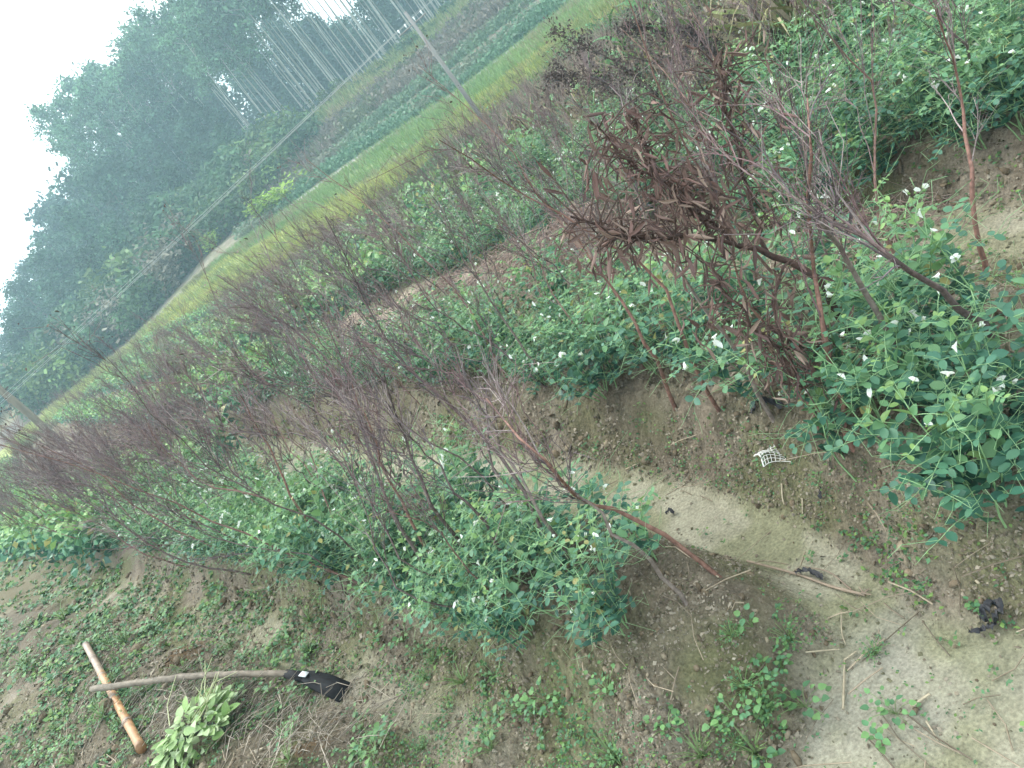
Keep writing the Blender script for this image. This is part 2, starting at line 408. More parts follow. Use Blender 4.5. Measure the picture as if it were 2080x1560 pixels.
def build_clods():
    X, Y = scatter(9000, .95, 9); mud = mudness(X, Y); D = np.hypot(X, Y)
    k = (R.random(len(X)) > mud*.96) & (fbm(X*4, Y*4, 41)+.25*R.random(len(X)) > .5)
    X, Y, D = X[k], Y[k], D[k]; n = len(X)
    sz = .003+.011*R.random(n)**3; sz *= np.clip(D/2.2, .8, 2)
    Z = gz(X, Y)+sz*.25
    M = np.einsum('nij,njk->nik', rframes(n, .5), np.eye(3)+R.normal(0, .32, (n, 3, 3)))*sz[:, None, None]
    g = R.uniform(.65, 1.25, n)[:, None]
    c = np.where(R.random(n)[:, None] < .35, C(.25, .21, .15), C(.175, .138, .095))*g
    b = Buf(); tv = IV*(1+.7*(R.random((12, 1))-.5)); b.inst(tv, IF, M, np.stack([X, Y, Z], 1), c)
    o = kind(ob('soil_clods', b.mesh('soil_clods', M_clod)), 'stuff'); o['label'] = 'crumbled brown soil clods over the beds'; o['category'] = 'soil'
build_clods()
def build_crumbs():
    X, Y = scatter(300000, .95, 6.5, pw=.85); Lc, s = lsof(X, Y); pr = np.where((Lc > -.1) & (Lc < 1.75), .85, np.where(Lc < 0, .4, .3)); k = R.random(len(X)) < pr; X, Y = X[k], Y[k]; mud = mudness(X, Y); D = np.hypot(X, Y); n = len(X)
    k = (R.random(n) > mud*.97) & (fbm(X*7, Y*7, 43)+.3*R.random(n) > .58); X, Y, D = X[k], Y[k], D[k]; n = len(X)
    sz = (.0018+.0058*R.random(n)**2)*np.clip(D/2.2, .8, 2); Z = gz(X, Y)+sz*.15; print('crumbs', n)
    tv = np.array([(1, 0, 0), (-.8, .1, 0), (.1, .9, 0), (0, -1, .1), (.1, .1, .8)]); tf = np.array([(0, 2, 4), (2, 1, 4), (1, 3, 4), (3, 0, 4)])
    M = np.einsum('nij,njk->nik', rframes(n, 1.6), np.eye(3)+R.normal(0, .35, (n, 3, 3)))*sz[:, None, None]
    pal = np.array([C(.29, .255, .20), C(.18, .152, .115), C(.225, .195, .148), C(.14, .135, .085)])
    b = Buf(); b.inst(tv, tf, M, np.stack([X, Y, Z], 1), pal[R.integers(0, 4, n)]*R.uniform(.7, 1.25, (n, 1)))
    o = kind(ob('soil_crumbs', b.mesh('soil_crumbs', M_clod)), 'stuff'); o['label'] = 'fine soil crumbs over the beds and furrow sides'; o['category'] = 'soil'
build_crumbs()
def build_seedlings():
    b = Buf()
    X, Y = scatter(76000, 1.0, 17, pw=.85)
    Lc, s = lsof(X, Y); mud = mudness(X, Y)
    z0 = near(X, Y)
    dens = .25*np.ones(len(X))
    dens += 1.7*((Lc < .52)*(s > 1.1)) + 1.6*((Lc < -.2)*(s > 2.5))                                 # front ditch and bank
    dens += .3*((Lc > .4) & (z0 > .02) & (z0 < .15))
    dens *= sstep(.40, .62, fbm(X*4, Y*4, 91))
    dens *= 1-.85*mud*(Lc > .7)
    dens *= np.where((Lc > .6) & (z0 > .17), .12, 1)
    k = R.random(len(X)) < dens*(1-.8*sstep(.03, .06, mound(X, Y)))
    X, Y = X[k], Y[k]; Z = gz(X, Y); n = len(X)
    gcol = np.array([C(.11, .22, .07), C(.09, .21, .1), C(.16, .26, .075), C(.075, .17, .08)])
    for rep in range(4):                # four small leaves to a seedling
        sz = R.uniform(.006, .017, n)*np.clip(np.hypot(X, Y)/2.4, .75, 4.0)*np.where(fbm(X*3, Y*3, 93) > .58, 1.25, .85)
        M = rframes(n, .9)*sz[:, None, None]
        P = np.stack([X+R.normal(0, .006, n), Y+R.normal(0, .006, n), Z+R.uniform(.003, .022, n)], 1)
        b.inst(MINI[0], MINI[1], M, P, gcol[R.integers(0, 4, n)]*R.uniform(.7, 1.3, (n, 1)))
    o = kind(ob('seedling_weeds', b.mesh('seedling_weeds', M_weed)), 'stuff'); o['label'] = 'tiny green seedling weeds dotted over the damp soil'; o['category'] = 'weeds'
build_seedlings()
def build_litter():
    b = Buf()
    X, Y = scatter(12000, 1.0, 9, pw=.9); Lc, s = lsof(X, Y)
    pr = .06+.9*((Lc > -1.0) & (Lc < -.05) & (s > 2.2))*sstep(.45, .6, fbm(X*2.5, Y*2.5, 95)) + .95*((Lc > 2.3) & (Lc < 2.95))*sstep(1.7, 2.4, s) + .5*((Lc > 3.5)*(Lc < 4.1))
    k = R.random(len(X)) < pr; X, Y = X[k], Y[k]; Z = gz(X, Y); n = len(X)
    for i in range(n):
        L = R.uniform(.03, .16); a = R.uniform(0, 6.28); d = C(math.cos(a), math.sin(a), R.uniform(-.1, .25))
        p0 = C(X[i], Y[i], Z[i]+.006); p1 = p0+d*L*.5+C(0, 0, .012*R.random()); p2 = p0+d*L+R.normal(0, .012, 3); p2[2] = max(p2[2], p0[2])
        v, t = tube([p0, p1, p2], R.uniform(.0008, .0022), 3)
        b.add(v, t, C(.33, .27, .2)*R.uniform(.45, 1.35))
    o = kind(ob('straw_litter', b.mesh('straw_litter', M_straw)), 'stuff'); o['label'] = 'dry grass and straw litter lying on the soil'; o['category'] = 'straw'
build_litter()

# ------------------------------------------------------------------ pea plants
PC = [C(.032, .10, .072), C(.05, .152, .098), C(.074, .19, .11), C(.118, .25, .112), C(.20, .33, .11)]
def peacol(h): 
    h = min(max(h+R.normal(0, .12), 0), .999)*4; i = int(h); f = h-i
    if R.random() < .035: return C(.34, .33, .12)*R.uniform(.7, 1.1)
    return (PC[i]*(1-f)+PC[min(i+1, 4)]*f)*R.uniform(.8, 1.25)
def flower_buf():
    b = Buf(); W = C(.86, .88, .83)
    fan = [(0, 0, 0)]
    for i in range(7):
        a = -1.25+2.5*i/6; rr = .0125*(1-.12*(i == 3)); fan.append((math.cos(a)*rr, math.sin(a)*rr*1.15, .003*math.cos(a*2)))
    b.add(np.array(fan), np.array([(0, i, i+1) for i in range(1, 7)]), W)
    for sg in (-1, 1):
        b.add(np.array([(0, 0, .001), (.008, sg*.005, .004), (.011, sg*.001, .008), (.004, 0, .007)]), np.array([(0, 1, 2), (0, 2, 3)]), W*.97)
    b.add(IV*C(.005, .003, .003)+C(.004, 0, .005), IF, C(.72, .78, .6))
    b.add(IV*C(.005, .0032, .0032)+C(-.003, 0, .002), IF, C(.25, .4, .14))
    return b
FLB = flower_buf(); FLV = np.concatenate(FLB.v); FLT = np.concatenate(FLB.t); FLC = np.concatenate(FLB.c)
ME_flower = FLB.mesh('flower', M_white)
ME_leaf = []
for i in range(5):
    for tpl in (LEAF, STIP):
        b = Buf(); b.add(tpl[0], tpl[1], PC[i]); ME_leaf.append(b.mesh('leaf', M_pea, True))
def pea_stems(nst, H, spread, lf=.78, pf=.11):
    out = []
    for si in range(nst):
        az = R.uniform(0, 6.28); r0 = R.uniform(.0, .05)
        p = C(math.cos(az)*r0, math.sin(az)*r0, -.01); d = unit(C(math.cos(az)*R.uniform(.1, .55)*spread, math.sin(az)*R.uniform(.1, .55)*spread, 1))
        Ls = H*R.uniform(.65, 1.1); n = max(4, int(Ls/.033)); path = [p]; leaves = []; ten = []; fl = []
        na = R.uniform(0, 6.28)
        for k in range(n):
            t = k/(n-1)
            d = unit(d + R.normal(0, .14, 3) + C(0, 0, .10 if t < .7 else -.12*spread))
            p = p+d*Ls/n; path.append(p)
            if k < 1 or R.random() < .06: continue
            na += 2.6+R.normal(0, .5); side = C(math.cos(na), math.sin(na), 0)
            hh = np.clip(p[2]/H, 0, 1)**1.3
            grow = 1 if t < .75 else 1-.55*(t-.75)/.25
            for sg in (1, -1):
                sd = unit(side*sg*.8+d*.5+R.normal(0, .2, 3)); sz = R.uniform(.028, .046)*grow*lf
                leaves.append((1, p.copy(), frame(sd, roll=R.normal(0, .6)), sz, hh+.12))
            pd = unit(side+C(0, 0, R.uniform(.15, .75))+R.normal(0, .15, 3)); pl = R.uniform(.07, .12)*grow
            pp = [p+pd*pl*f+C(0, 0, -.02*f*f*pl/.1) for f in (0, .33, .66, 1)]
            ten.append((pp, .0011))
            for f in ((.45, .75, 1.0) if R.random() < .5 else (.55, .95)):
                q = p+pd*pl*f+C(0, 0, -.02*f*f*pl/.1); ax = unit(np.cross(pd, C(0, 0, 1))+R.normal(0, .1, 3))
                for sg in (1, -1):
                    sd = unit(ax*sg+pd*.35+C(0, 0, R.normal(-.05, .25))); sz = R.uniform(.023, .036)*grow*lf
                    leaves.append((0, q, frame(sd, roll=R.normal(0, .35)), sz, hh))
            e = pp[-1]
            for _ in range(2 if R.random() < .75 else 0):
                d1 = unit(pd+R.normal(0, .5, 3)); l1 = R.uniform(.03, .08)
                tp = [e, e+d1*l1*.5, e+d1*l1+R.normal(0, .012, 3), e+d1*l1*1.2+R.normal(0, .025, 3)]
                ten.append((tp, .0006))
            if t > .5 and R.random() < pf:
                fd = unit(side*-.6+C(0, 0, .5)+R.normal(0, .4, 3)); fp = p+fd*R.uniform(.04, .075)
                ten.append(([p, p+fd*.03+C(0, 0, .006), fp], .0009))
                for _ in range(1 if R.random() < .6 else 2):
                    fx = unit(C(R.normal(0, .6), R.normal(0, .6), .35)); fl.append((fp+R.normal(0, .006, 3), frame(fx, roll=R.uniform(0, 6.28)), R.uniform(.65, .95)))
        out.append((np.array(path), leaves, ten, fl))
    return out
def stem_buf(path, ten, b=None, k=4):
    b = b or Buf(); n = len(path)
    v, t = tube(path, np.linspace(.0028, .0014, n), k); b.add(v, t, C(.24, .40, .19))
    for tp, r in ten:
        v, t = tube(tp, [r]*(len(tp)-1)+[r*.6], 3); b.add(v, t, C(.27, .44, .22))
    return b
def m4(M, p, s):
    m = Matrix.Identity(4)
    for i in range(3):
        for j in range(3): m[i][j] = M[i, j]*s
        m[i][3] = p[i]
    return m
def pea_full(nst, H, spread):           # every leaf and flower its own mesh
    root = ob('pea_plant', None)
    for path, lv, ten, fl in pea_stems(nst, H, spread, .95, .26):
        st = ob('stem', stem_buf(path, ten).mesh('stem', M_stem, True), root)
        for kd, p, M, sz, hh in lv:
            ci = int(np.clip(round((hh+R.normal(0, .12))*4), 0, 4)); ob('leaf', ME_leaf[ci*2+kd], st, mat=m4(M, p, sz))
        for p, M, s in fl: ob('flower', ME_flower, st, mat=m4(M, p, s))
    return root
def pea_joined(nst, H, spread, small=False):
    stems = pea_stems(nst, H, spread); bs = Buf(); bl = Buf(); bf = Buf(); any_f = False
    for path, lv, ten, fl in stems:
        stem_buf(path, ten, bs, 3)
        for kd in (0, 1):
            q = [x for x in lv if x[0] == kd]
            if q:
                T = STIP if kd else LEAF
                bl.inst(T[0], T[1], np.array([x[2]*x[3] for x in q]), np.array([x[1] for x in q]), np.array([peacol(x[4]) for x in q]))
        for p, M, s in fl:
            bf.add(FLV@(M*s).T+p, FLT, FLC); any_f = True
    root = ob('pea_plant', None)
    kind(ob('foliage', bl.mesh('foliage', M_pea, True), root), 'stuff'); ob('stems', bs.mesh('stems', M_stem, True), root)
    if any_f: ob('blossoms', bf.mesh('blossoms', M_white), root)
    return root
PG = ['nearest bed', 'second bed', 'third bed', 'fourth bed', 'farthest bed']
def build_peas():
    protos = [pea_joined(int(R.integers(7, 10)), R.uniform(.29, .41), R.uniform(.45, .9)) for _ in range(9)]
    used = [False]*9
    # hand placed near plants, each leaf separate: (pixel x, y of the foot, height, spread, stems, label)
    nearp = [(1335, 1135, .22, 1.0, 4, 'small pea plant at the open end of the nearest bed with dewy leaves'),
             (1110, 1095, .25, 1.0, 5, 'pea plant with broad bluish leaves on the front lip of the nearest bed'),
             (985, 1120, .26, 1.0, 6, 'white flowered pea plant drooping over the front of the nearest bed'),
             (835, 1100, .30, .9, 7, 'bushy pea plant beside the dark stakes on the nearest bed front'),
             (1205, 1090, .25, 1.2, 7, 'upright pea plant behind the long leaning stake of the nearest bed'),
             (1560, 800, .36, 1.2, 5, 'pale pea plant among the leaning stakes beside the dead leafy branch'),
             (1270, 850, .38, 1.5, 8, 'large pea clump spilling over the edge of the second bed'),
             (1990, 1030, .33, 1.3, 7, 'big white flowered pea plant at the right edge trailing over bare soil'),
             (2070, 880, .42, 1.0, 8, 'tall pea plant at the right edge beside the dark forked stake'),
             (1945, 835, .32, .8, 7, 'pea plant with round pale leaves right of the dead branch foot'),
             (2070, 1090, .30, 1.2, 5, 'low pea plant in the right lower corner of the bed'),
             (1750, 990, .26, 2.2, 3, 'sprawling pea shoot lying over soil near the white net')]
    pts = []
    for x, y, H, sp, ns, lab in nearp:
        p = gpx(x, y, .2); o = pea_full(ns, H, sp); o.location = p; o.rotation_euler = (0, 0, R.uniform(0, 6)); pts.append(p)
        tag(o, lab, 'pea plant', 'pea plants seen close up')
    pts = np.array(pts)
    spots = []
    rows = [(.66, 1.55, 0), (.78, 1.6, 0), (.92, 1.75, 0), (1.4, 6.0, 0), (1.7, 7.5, 0), (1.62, 1.0, 1), (1.9, 1.0, 1), (2.95, .9, 2), (3.2, 1.0, 2), (3.48, 1.1, 2), (4.15, 1.2, 3), (4.5, 1.3, 3), (5.6, 2.2, 4)]
    for L0, s0, bed in rows:
        s = s0
        while s < 13:
            Lb = L0 - float(.38*np.exp(-(max(s, 1)-1)/.55))*(1 if L0 > .4 else 0) + R.normal(0, .05)
            # the nearest bed's front bends away further along
            if bed == 0: Lb -= float(veer(s))
            xy = ls(Lb, s); P = gp(xy)
            gap = (bed == 1 and 1.4 < s < 1.85 and L0 < 1.8) or (bed == 0 and s < 1.9 and R.random() < .4)
            if not gap and np.min(np.hypot(pts[:, 0]-P[0], pts[:, 1]-P[1])) > .13: spots.append((P, bed, s))
            s += R.uniform(.13, .24)*(1 + max(0, s-3)*.12)
    for s in np.arange(.8, 2.7, .15): spots.append((gp(ls(2.62+R.uniform(0, .22), s)), 2, s))
    spots.sort(key=lambda q: math.hypot(q[0][0], q[0][1]))
    for P, bed, s in spots[:300]:
        i = int(R.integers(0, 9))
        if used[i]: o = tree_copy(protos[i])
        else: o = protos[i]; used[i] = True
        o.location = P; o.rotation_euler = (R.normal(0, .06), R.normal(0, .06), R.uniform(0, 6.28))
        k = R.uniform(.85, 1.2)*(.92 if bed == 0 and s < 2.4 else 1); o.scale = (k, k, k*R.uniform(.9, 1.15))
        far = s > 5
        lab = ('green pea plant far along the %s' if far else 'green pea plant at the right end of the %s' if s < 2.2 else 'flowering pea plant in the near part of the %s') % PG[bed]
        tag(o, lab, 'pea plant', ('far pea plants of the %s' if far else 'near pea plants of the %s') % PG[bed])
    for i in range(9):
        if not used[i]:
            for ch in list(protos[i].children): bpy.data.objects.remove(ch)
            bpy.data.objects.remove(protos[i])
    last = {}
    for P, bed, s in spots[:300]: last[bed] = max(last.get(bed, 2), s)
    # rows too far off to count
    b = Buf(); n = 0; Ps = []
    for L0, s0, bed in rows:
        m = 300; s = last[bed]-.2+(34-last[bed])*R.random(m)**1.3; 
        xy = np.array([ls((L0-float(veer(q)) if bed == 0 else L0)+R.normal(0, .09), q) for q in s])
        Ps.append(np.stack([xy[:, 0], xy[:, 1], gz(xy[:, 0], xy[:, 1])], 1))
    Ps = np.concatenate(Ps)
    for rep in range(19):
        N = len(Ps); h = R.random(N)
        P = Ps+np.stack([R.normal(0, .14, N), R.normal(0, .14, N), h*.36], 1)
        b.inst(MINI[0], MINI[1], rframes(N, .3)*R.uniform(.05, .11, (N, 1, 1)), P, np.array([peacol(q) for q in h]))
    o = kind(ob('distant_pea_foliage', b.mesh('distant_pea_foliage', M_pea)), 'stuff'); o['label'] = 'distant rows of pea plants merging into green'; o['category'] = 'pea plants'
    return len(spots)
print('pea spots', build_peas())

# ------------------------------------------------------------------ brushwood stakes
TW = [C(.18, .115, .118), C(.23, .16, .16), C(.16, .125, .135), C(.29, .235, .23)]
def brush(path, r0, nb=11, tw=7, blen=.42, base=C(.15, .085, .065), b=None, bits=14):
    b = b or Buf(); n = 12; pth = curve(path, n); marks = []
    L = np.linalg.norm(np.diff(pth, axis=0), axis=1).sum()
    pth[1:-1] += R.normal(0, .006, (n-2, 3))
    v, t = tube(pth, np.linspace(r0, r0*.18, n), 6); cc = base[None]*(R.uniform(.8, 1.2, (len(v), 1))); b.add(v, t, cc)
    tips = []
    for i in range(nb):
        f = R.uniform(.3, .97)**.75; k = f*(n-1); a = int(k); q = pth[a]*(1-(k-a))+pth[min(a+1, n-1)]*(k-a)
        ax = unit(pth[min(a+1, n-1)]-pth[a]); sd = unit(np.cross(ax, rdir())); ang = R.uniform(.12, .5)
        d = ax*math.cos(ang)+sd*math.sin(ang); bl = blen*R.uniform(.45, 1.15)*(1.1-.6*f)
        m = 5; bp = [q]
        for j in range(m-1):
            d = unit(d+R.normal(0, .13, 3)+C(0, 0, .07)); bp.append(bp[-1]+d*bl/(m-1))
        bp = np.array(bp); rb = r0*R.uniform(.2, .42)*(1-.5*f)
        col = TW[int(R.integers(0, 4))]*R.uniform(.7, 1.2); marks.append(len(b.v))
        v, t = tube(bp, np.linspace(rb, max(.0008, rb*.3), m), 4); b.add(v, t, col)
        for j in range(int(tw*R.uniform(.5, 1.4))):
            g = R.uniform(.15, 1)*(m-1); a2 = min(int(g), m-2); q2 = bp[a2]+(bp[a2+1]-bp[a2])*(g-a2)
            ax2 = unit(bp[a2+1]-bp[a2]); d2 = unit(ax2*R.uniform(.8, 1.3)+rdir()*R.uniform(.3, .75)+C(0, 0, .1)); tl = R.uniform(.03, .17)
            p3 = [q2, q2+d2*tl*.55, q2+unit(d2+R.normal(0, .25, 3))*tl]
            v, t = tube(p3, [.0011, .0008, .0006], 3); b.add(v, t, col*R.uniform(.75, 1.2)); tips.append(p3[2])
    if bits and tips:
        ii = R.integers(0, len(tips), bits); P = np.array([tips[i] for i in ii])+R.normal(0, .01, (bits, 3))
        b.inst(LEAF[0], LEAF[1], rframes(bits)*R.uniform(.006, .014, (bits, 1, 1)), P, C(.14, .11, .095)*R.uniform(.6, 1.4, (bits, 1)))
    b.marks = marks
    return b
def sub(b, i, j):
    o = Buf(); off = sum(len(x) for x in b.v[:i])
    o.v = b.v[i:j]; o.t = [t-off for t in b.t[i:j]]; o.c = b.c[i:j]; return o
HAND = [  # base pixel, further pixels up the stem, radius, branches, label
 ([(1383, 852), (1318, 705), (1250, 592), (1160, 470), (1060, 350)], .0085, 9, 'slim brown stake at the left of the four stakes beside the dead leafy branch'),
 ([(1483, 868), (1405, 725), (1330, 560), (1172, 454), (1021, 363), (893, 285)], .0078, 12, 'long red brown stake whose tip reaches the yellow field strip'),
 ([(1580, 868), (1480, 700), (1400, 580), (1310, 440), (1240, 300)], .008, 9, 'thin straight stake beside the black plastic scrap on the second bed'),
 ([(1668, 885), (1620, 790), (1560, 690), (1500, 560), (1440, 380)], .008, 8, 'stake with pale scarred foot in front of the dead leafy branch'),
 ([(1740, 925), (1700, 800), (1672, 655), (1655, 520), (1645, 330), (1640, 200)], .0105, 10, 'thick rusty stake forking low beside the dead leafy branch'),
 ([(1890, 830), (1790, 655), (1715, 530), (1640, 420), (1540, 330)], .010, 10, 'grey stake leaning over the dead branch foot'),
 ([(2085, 885), (2035, 725), (1985, 650), (1880, 560), (1780, 500), (1650, 420)], .013, 9, 'dark forked stake rising from the right edge'),
 ([(1470, 1175), (1310, 1065), (1190, 1015), (1090, 920), (980, 800)], .0085, 12, 'long red brown stake leaning left from the open end of the nearest bed'),
 ([(1395, 1235), (1290, 1120), (1170, 1010), (1060, 900)], .0075, 9, 'pale grey stake at the open end of the nearest bed'),
 ([(1005, 1228), (940, 1110), (870, 1000), (820, 880), (780, 760)], .010, 11, 'dark thick stake standing in front of the broad leaved pea plants'),
 ([(920, 1205), (820, 1030), (760, 900), (715, 780)], .008, 11, 'dark brown stake left of the broad leaved pea plants'),
 ([(1080, 1190), (960, 1040), (880, 940), (800, 850)], .007, 9, 'thin tan stake crossing behind the dark thick stake'),
 ([(1180, 1190), (1090, 1020), (1020, 900), (940, 790)], .008, 10, 'slender stake in the middle of the nearest bed end'),
 ([(690, 1165), (600, 1020), (545, 900), (480, 790)], .009, 11, 'tall brown stake at the bare soil edge of the nearest bed'),
 ([(760, 860), (690, 720), (610, 560), (500, 400)], .008, 10, 'stake of the second bed with its tip against the dark shrubs'),
 ([(1185, 850), (1060, 700), (960, 560), (900, 420)], .008, 10, 'leaning stake left of the large pea clump'),
 ([(1995, 560), (1985, 420), (1960, 200), (1900, 20)], .011, 9, 'stout brown stake with bent top near the upper right corner'),
 ([(2070, 330), (1990, 170), (1930, 60), (1880, -40)], .010, 8, 'dark stake in the upper right corner'),
 ([(1760, 640), (1690, 480), (1640, 330), (1560, 180)], .008, 9, 'grey stake behind the dead leafy branch'),
]
def build_stakes():
    for pix, r, nb, lab in HAND:
        b0 = gpx(pix[0][0], pix[0][1], .2); Y = b0[1]
        pts = [b0-C(0, 0, .03)]
        for k, (x, y) in enumerate(pix[1:]): pts.append(atY(x, y, Y+.035*(k+1)*R.normal(0, 1)))
        o = ob('stake', None, loc=b0); pts = np.array(pts)-b0
        base = C(.215, .12, .095) if 'red' in lab or 'rusty' in lab or 'brown' in lab else C(.11, .082, .078) if 'dark' in lab else C(.21, .17, .15)
        bb = brush(pts, r*.85, nb=nb, tw=7, blen=.34, base=base, bits=0)
        ob('trunk', sub(bb, 0, 1).mesh('trunk', M_twig, True), o); mk = bb.marks+[len(bb.v)]
        for i in range(len(mk)-1): ob('branch', sub(bb, mk[i], mk[i+1]).mesh('branch', M_twig, True), o)
        tag(o, lab, 'stake', 'stakes seen close up')
    pb = []
    for i in range(26):
        tall = i % 3 == 0 and i < 18; H = R.uniform(1.1, 1.45) if tall else R.uniform(.7, 1.1); lean = R.normal(0, .10, 2); bend = R.normal(0, .06, (3, 2))
        pts = [C(0, 0, -.04)]
        for k, f in enumerate((.33, .66, 1)): pts.append(C(lean[0]*f*H+bend[k, 0], lean[1]*f*H+bend[k, 1], H*f))
        dark = R.random() < .5
        pb.append(brush(np.array(pts), R.uniform(.0034, .0066), nb=int(R.integers(4, 8)) if tall else int(R.integers(7, 13)) if i < 18 else 13, tw=9 if i < 18 else 11, blen=R.uniform(.3, .6),
              base=C(.16, .12, .115) if dark else C(.215, .13, .11), bits=20))
    protos = [q.mesh('stake', M_twig, True) for q in pb]
    rows = [(.68, 1.8, 0), (.95, 2.0, 0), (1.4, 5.5, 0), (1.7, 7.0, 0), (1.55, 2.2, 1), (1.95, 1.2, 1), (3.05, 1.8, 2), (3.5, 1.6, 2), (4.1, 2.0, 3), (4.6, 2.2, 3), (5.4, 2.8, 4), (6.6, 3.4, 4)]
    n = 0; spots = []
    for L0, s0, bed in rows:
        s = s0
        while s < 13:
            Lb = L0-float(.38*np.exp(-(max(s, 1)-1)/.55))+R.normal(0, .05)
            if bed == 0: Lb -= float(veer(s))
            xy = ls(Lb, s); spots.append((math.hypot(xy[0], xy[1]), xy, s, bed)); s += R.uniform(.12, .25)*(1+max(0, s-3.5)*.10)*(.9 if bed < 2 else 1.05)
    spots.sort(key=lambda q: q[0]); rest = spots[278:]
    for _, xy, s, bed in spots[:278]:
        P = gp(xy); far = s > 4.5; o = ob('stake', protos[int(R.integers(0, 18)) if not far else int(R.integers(18, 26))], loc=P); k = R.uniform(.8, 1.15)*(1, .95, .8, .7, .62)[bed]
        lean = .17 if P[0] < .3 else .02
        o.rotation_euler = (R.normal(0, .08), R.normal(-lean, .09), R.uniform(0, 6.28) if R.random() < .5 else R.normal(0, .6)); o.scale = (k, k, k)
        tag(o, ('bare twiggy stake in the far part of the %s' if far else 'bare twiggy stake in the near part of the %s') % PG[bed], 'stake',
            ('far stakes of the %s' if far else 'near stakes of the %s') % PG[bed]); n += 1
    print('stakes', n, len(rest))
    pf = [brush(np.array([C(0, 0, -.04), C(R.normal(0, .06), R.normal(0, .06), .5), C(R.normal(0, .1), R.normal(0, .1), 1)]), .006, nb=12, tw=6, blen=.4, bits=0) for _ in range(4)]
    b = Buf()                           # the thicket of stakes too far off to count
    for L0, s0, bed in rows:
        for s in R.uniform(12.5, 34, 24): rest.append((0, ls((L0-float(veer(s)) if bed == 0 else L0)+R.normal(0, .1), s), s, bed))
    for _, P, s, bed in rest:
            P = np.array([P[0], P[1], float(gz(P[0:1], P[1:2], False)[0])])
            q = pf[int(R.integers(0, 4))]; a = R.uniform(0, 6.28); k = R.uniform(.7, 1.1)*(1, .95, .8, .7, .62)[bed]
            Rm = np.array([[math.cos(a), -math.sin(a), -.1], [math.sin(a), math.cos(a), 0], [0, 0, 1]])*k
            b.add(np.concatenate(q.v)@Rm.T+P, np.concatenate(q.t), np.concatenate(q.c))
    o = kind(ob('distant_brushwood', b.mesh('distant_brushwood', M_twig)), 'stuff'); o['label'] = 'distant thicket of bare brown pea stakes'; o['category'] = 'brushwood'
build_stakes()

# ------------------------------------------------------------------ dead branch with curled brown leaves
def curled(w, curl, n=5):               # a rolled-up dry leaf, unit length
    st = np.linspace(0, 1, n); k = 4; V = []; T = []
    for i, t in enumerate(st):
        ww = w*max(.12, math.sin(math.pi*min(1, t*.9+.08)))
        for j in range(k):
            a = (j/(k-1)-.5)*curl
            rr = ww/max(curl, .3)
            V.append((t, rr*math.sin(a), rr*(1-math.cos(a))-.25*t*t+.04*math.sin(7*t)))
    for i in range(n-1):
        for j in range(k-1):
            a = i*k+j; T += [(a, a+k, a+k+1), (a, a+k+1, a+1)]
    return np.array(V), np.array(T)
def build_dead_branch():
    b0 = gpx(1803, 765, .2); Y = b0[1]
    root = ob('dead_leafy_branch', None, loc=b0)
    A = lambda x, y, d=0: atY(x, y, Y+d)-b0
    def limb(name, px, r0, r1, parent, col=C(.075, .045, .038)):
        p = curve(np.array(px), 14); p[1:-1] += R.normal(0, .004, (12, 3)); b = Buf(); v, t = tube(p, np.linspace(r0, r1, 14), 7); b.add(v, t, col[None]*R.uniform(.8, 1.25, (len(v), 1)))
        return p, ob(name, b.mesh(name, M_twig, True), parent)
    tr, tro = limb('trunk', [C(0, 0, -.03), A(1760, 715), A(1700, 640), A(1665, 575), A(1590, 530, .03), A(1500, 500, .05)], .013, .007, root)
    limbs = [('branch', [A(1700, 700), A(1640, 705, -.05), A(1560, 690, -.08), A(1490, 610, -.1), A(1440, 540, -.1)], .009, .003),
             ('branch', [A(1500, 500, .05), A(1420, 430, .1), A(1360, 370, .12), A(1310, 300, .12), A(1290, 215, .14)], .008, .003),
             ('branch', [A(1560, 515, .04), A(1530, 420, .1), A(1500, 300, .15), A(1470, 200, .18), A(1465, 130, .2)], .008, .003),
             ('branch', [A(1500, 500, .05), A(1400, 480, 0), A(1310, 480, -.05), A(1240, 470, -.08), A(1160, 440, -.1)], .007, .003),
             ('branch', [A(1600, 535, .02), A(1570, 600, -.08), A(1590, 700, -.1), A(1630, 790, -.08)], .005, .003),
             ('branch', [A(1440, 470, .04), A(1380, 400, 0), A(1290, 330, 0), A(1200, 250, 0)], .006, .0025)]
    leafmes = []
    for i in range(8):
        v, t = curled(R.uniform(.18, .34), R.uniform(1.6, 4.4)); b = Buf(); b.add(v, t, [C(.165, .10, .088), C(.21, .14, .12), C(.11, .07, .065), C(.27, .195, .16)][i % 4]*R.uniform(.85, 1.2)); leafmes.append(b.mesh('leaf', M_dead, True))
    per = [105, 125, 105, 120, 50, 75]
    for (nm, px, r0, r1), m in zip(limbs, per):
        p, bo = limb(nm, px, r0*.75, r1*.8, root)
        tb = Buf()
        for j in range(m):
            f = R.uniform(.12, 1)*(len(p)-1); a = min(int(f), len(p)-2); q = p[a]+(p[a+1]-p[a])*(f-a)
            d = unit(rdir()*C(1, 1, .7)+C(0, 0, -.1)); tl = R.uniform(.02, .13); e = q+d*tl
            v, t = tube([q, q+d*tl*.6+C(0, 0, .01), e], [.0022, .0016, .0012], 4); tb.add(v, t, C(.1, .065, .055))
            for _ in range(1 if R.random() < .6 else 2):
                ld = unit(C(R.normal(0, .5), R.normal(0, .5), -1 if R.random() < .62 else R.normal(.2, .6)))
                ob('leaf', leafmes[int(R.integers(0, 8))], bo, mat=m4(frame(ld, up=rdir()), e, R.uniform(.03, .06)))
        ob('twigs', tb.mesh('twigs', M_twig), bo)
    tag(root, 'dead brown branch hung with curled dry leaves among the stakes of the second bed', 'branch')
build_dead_branch()

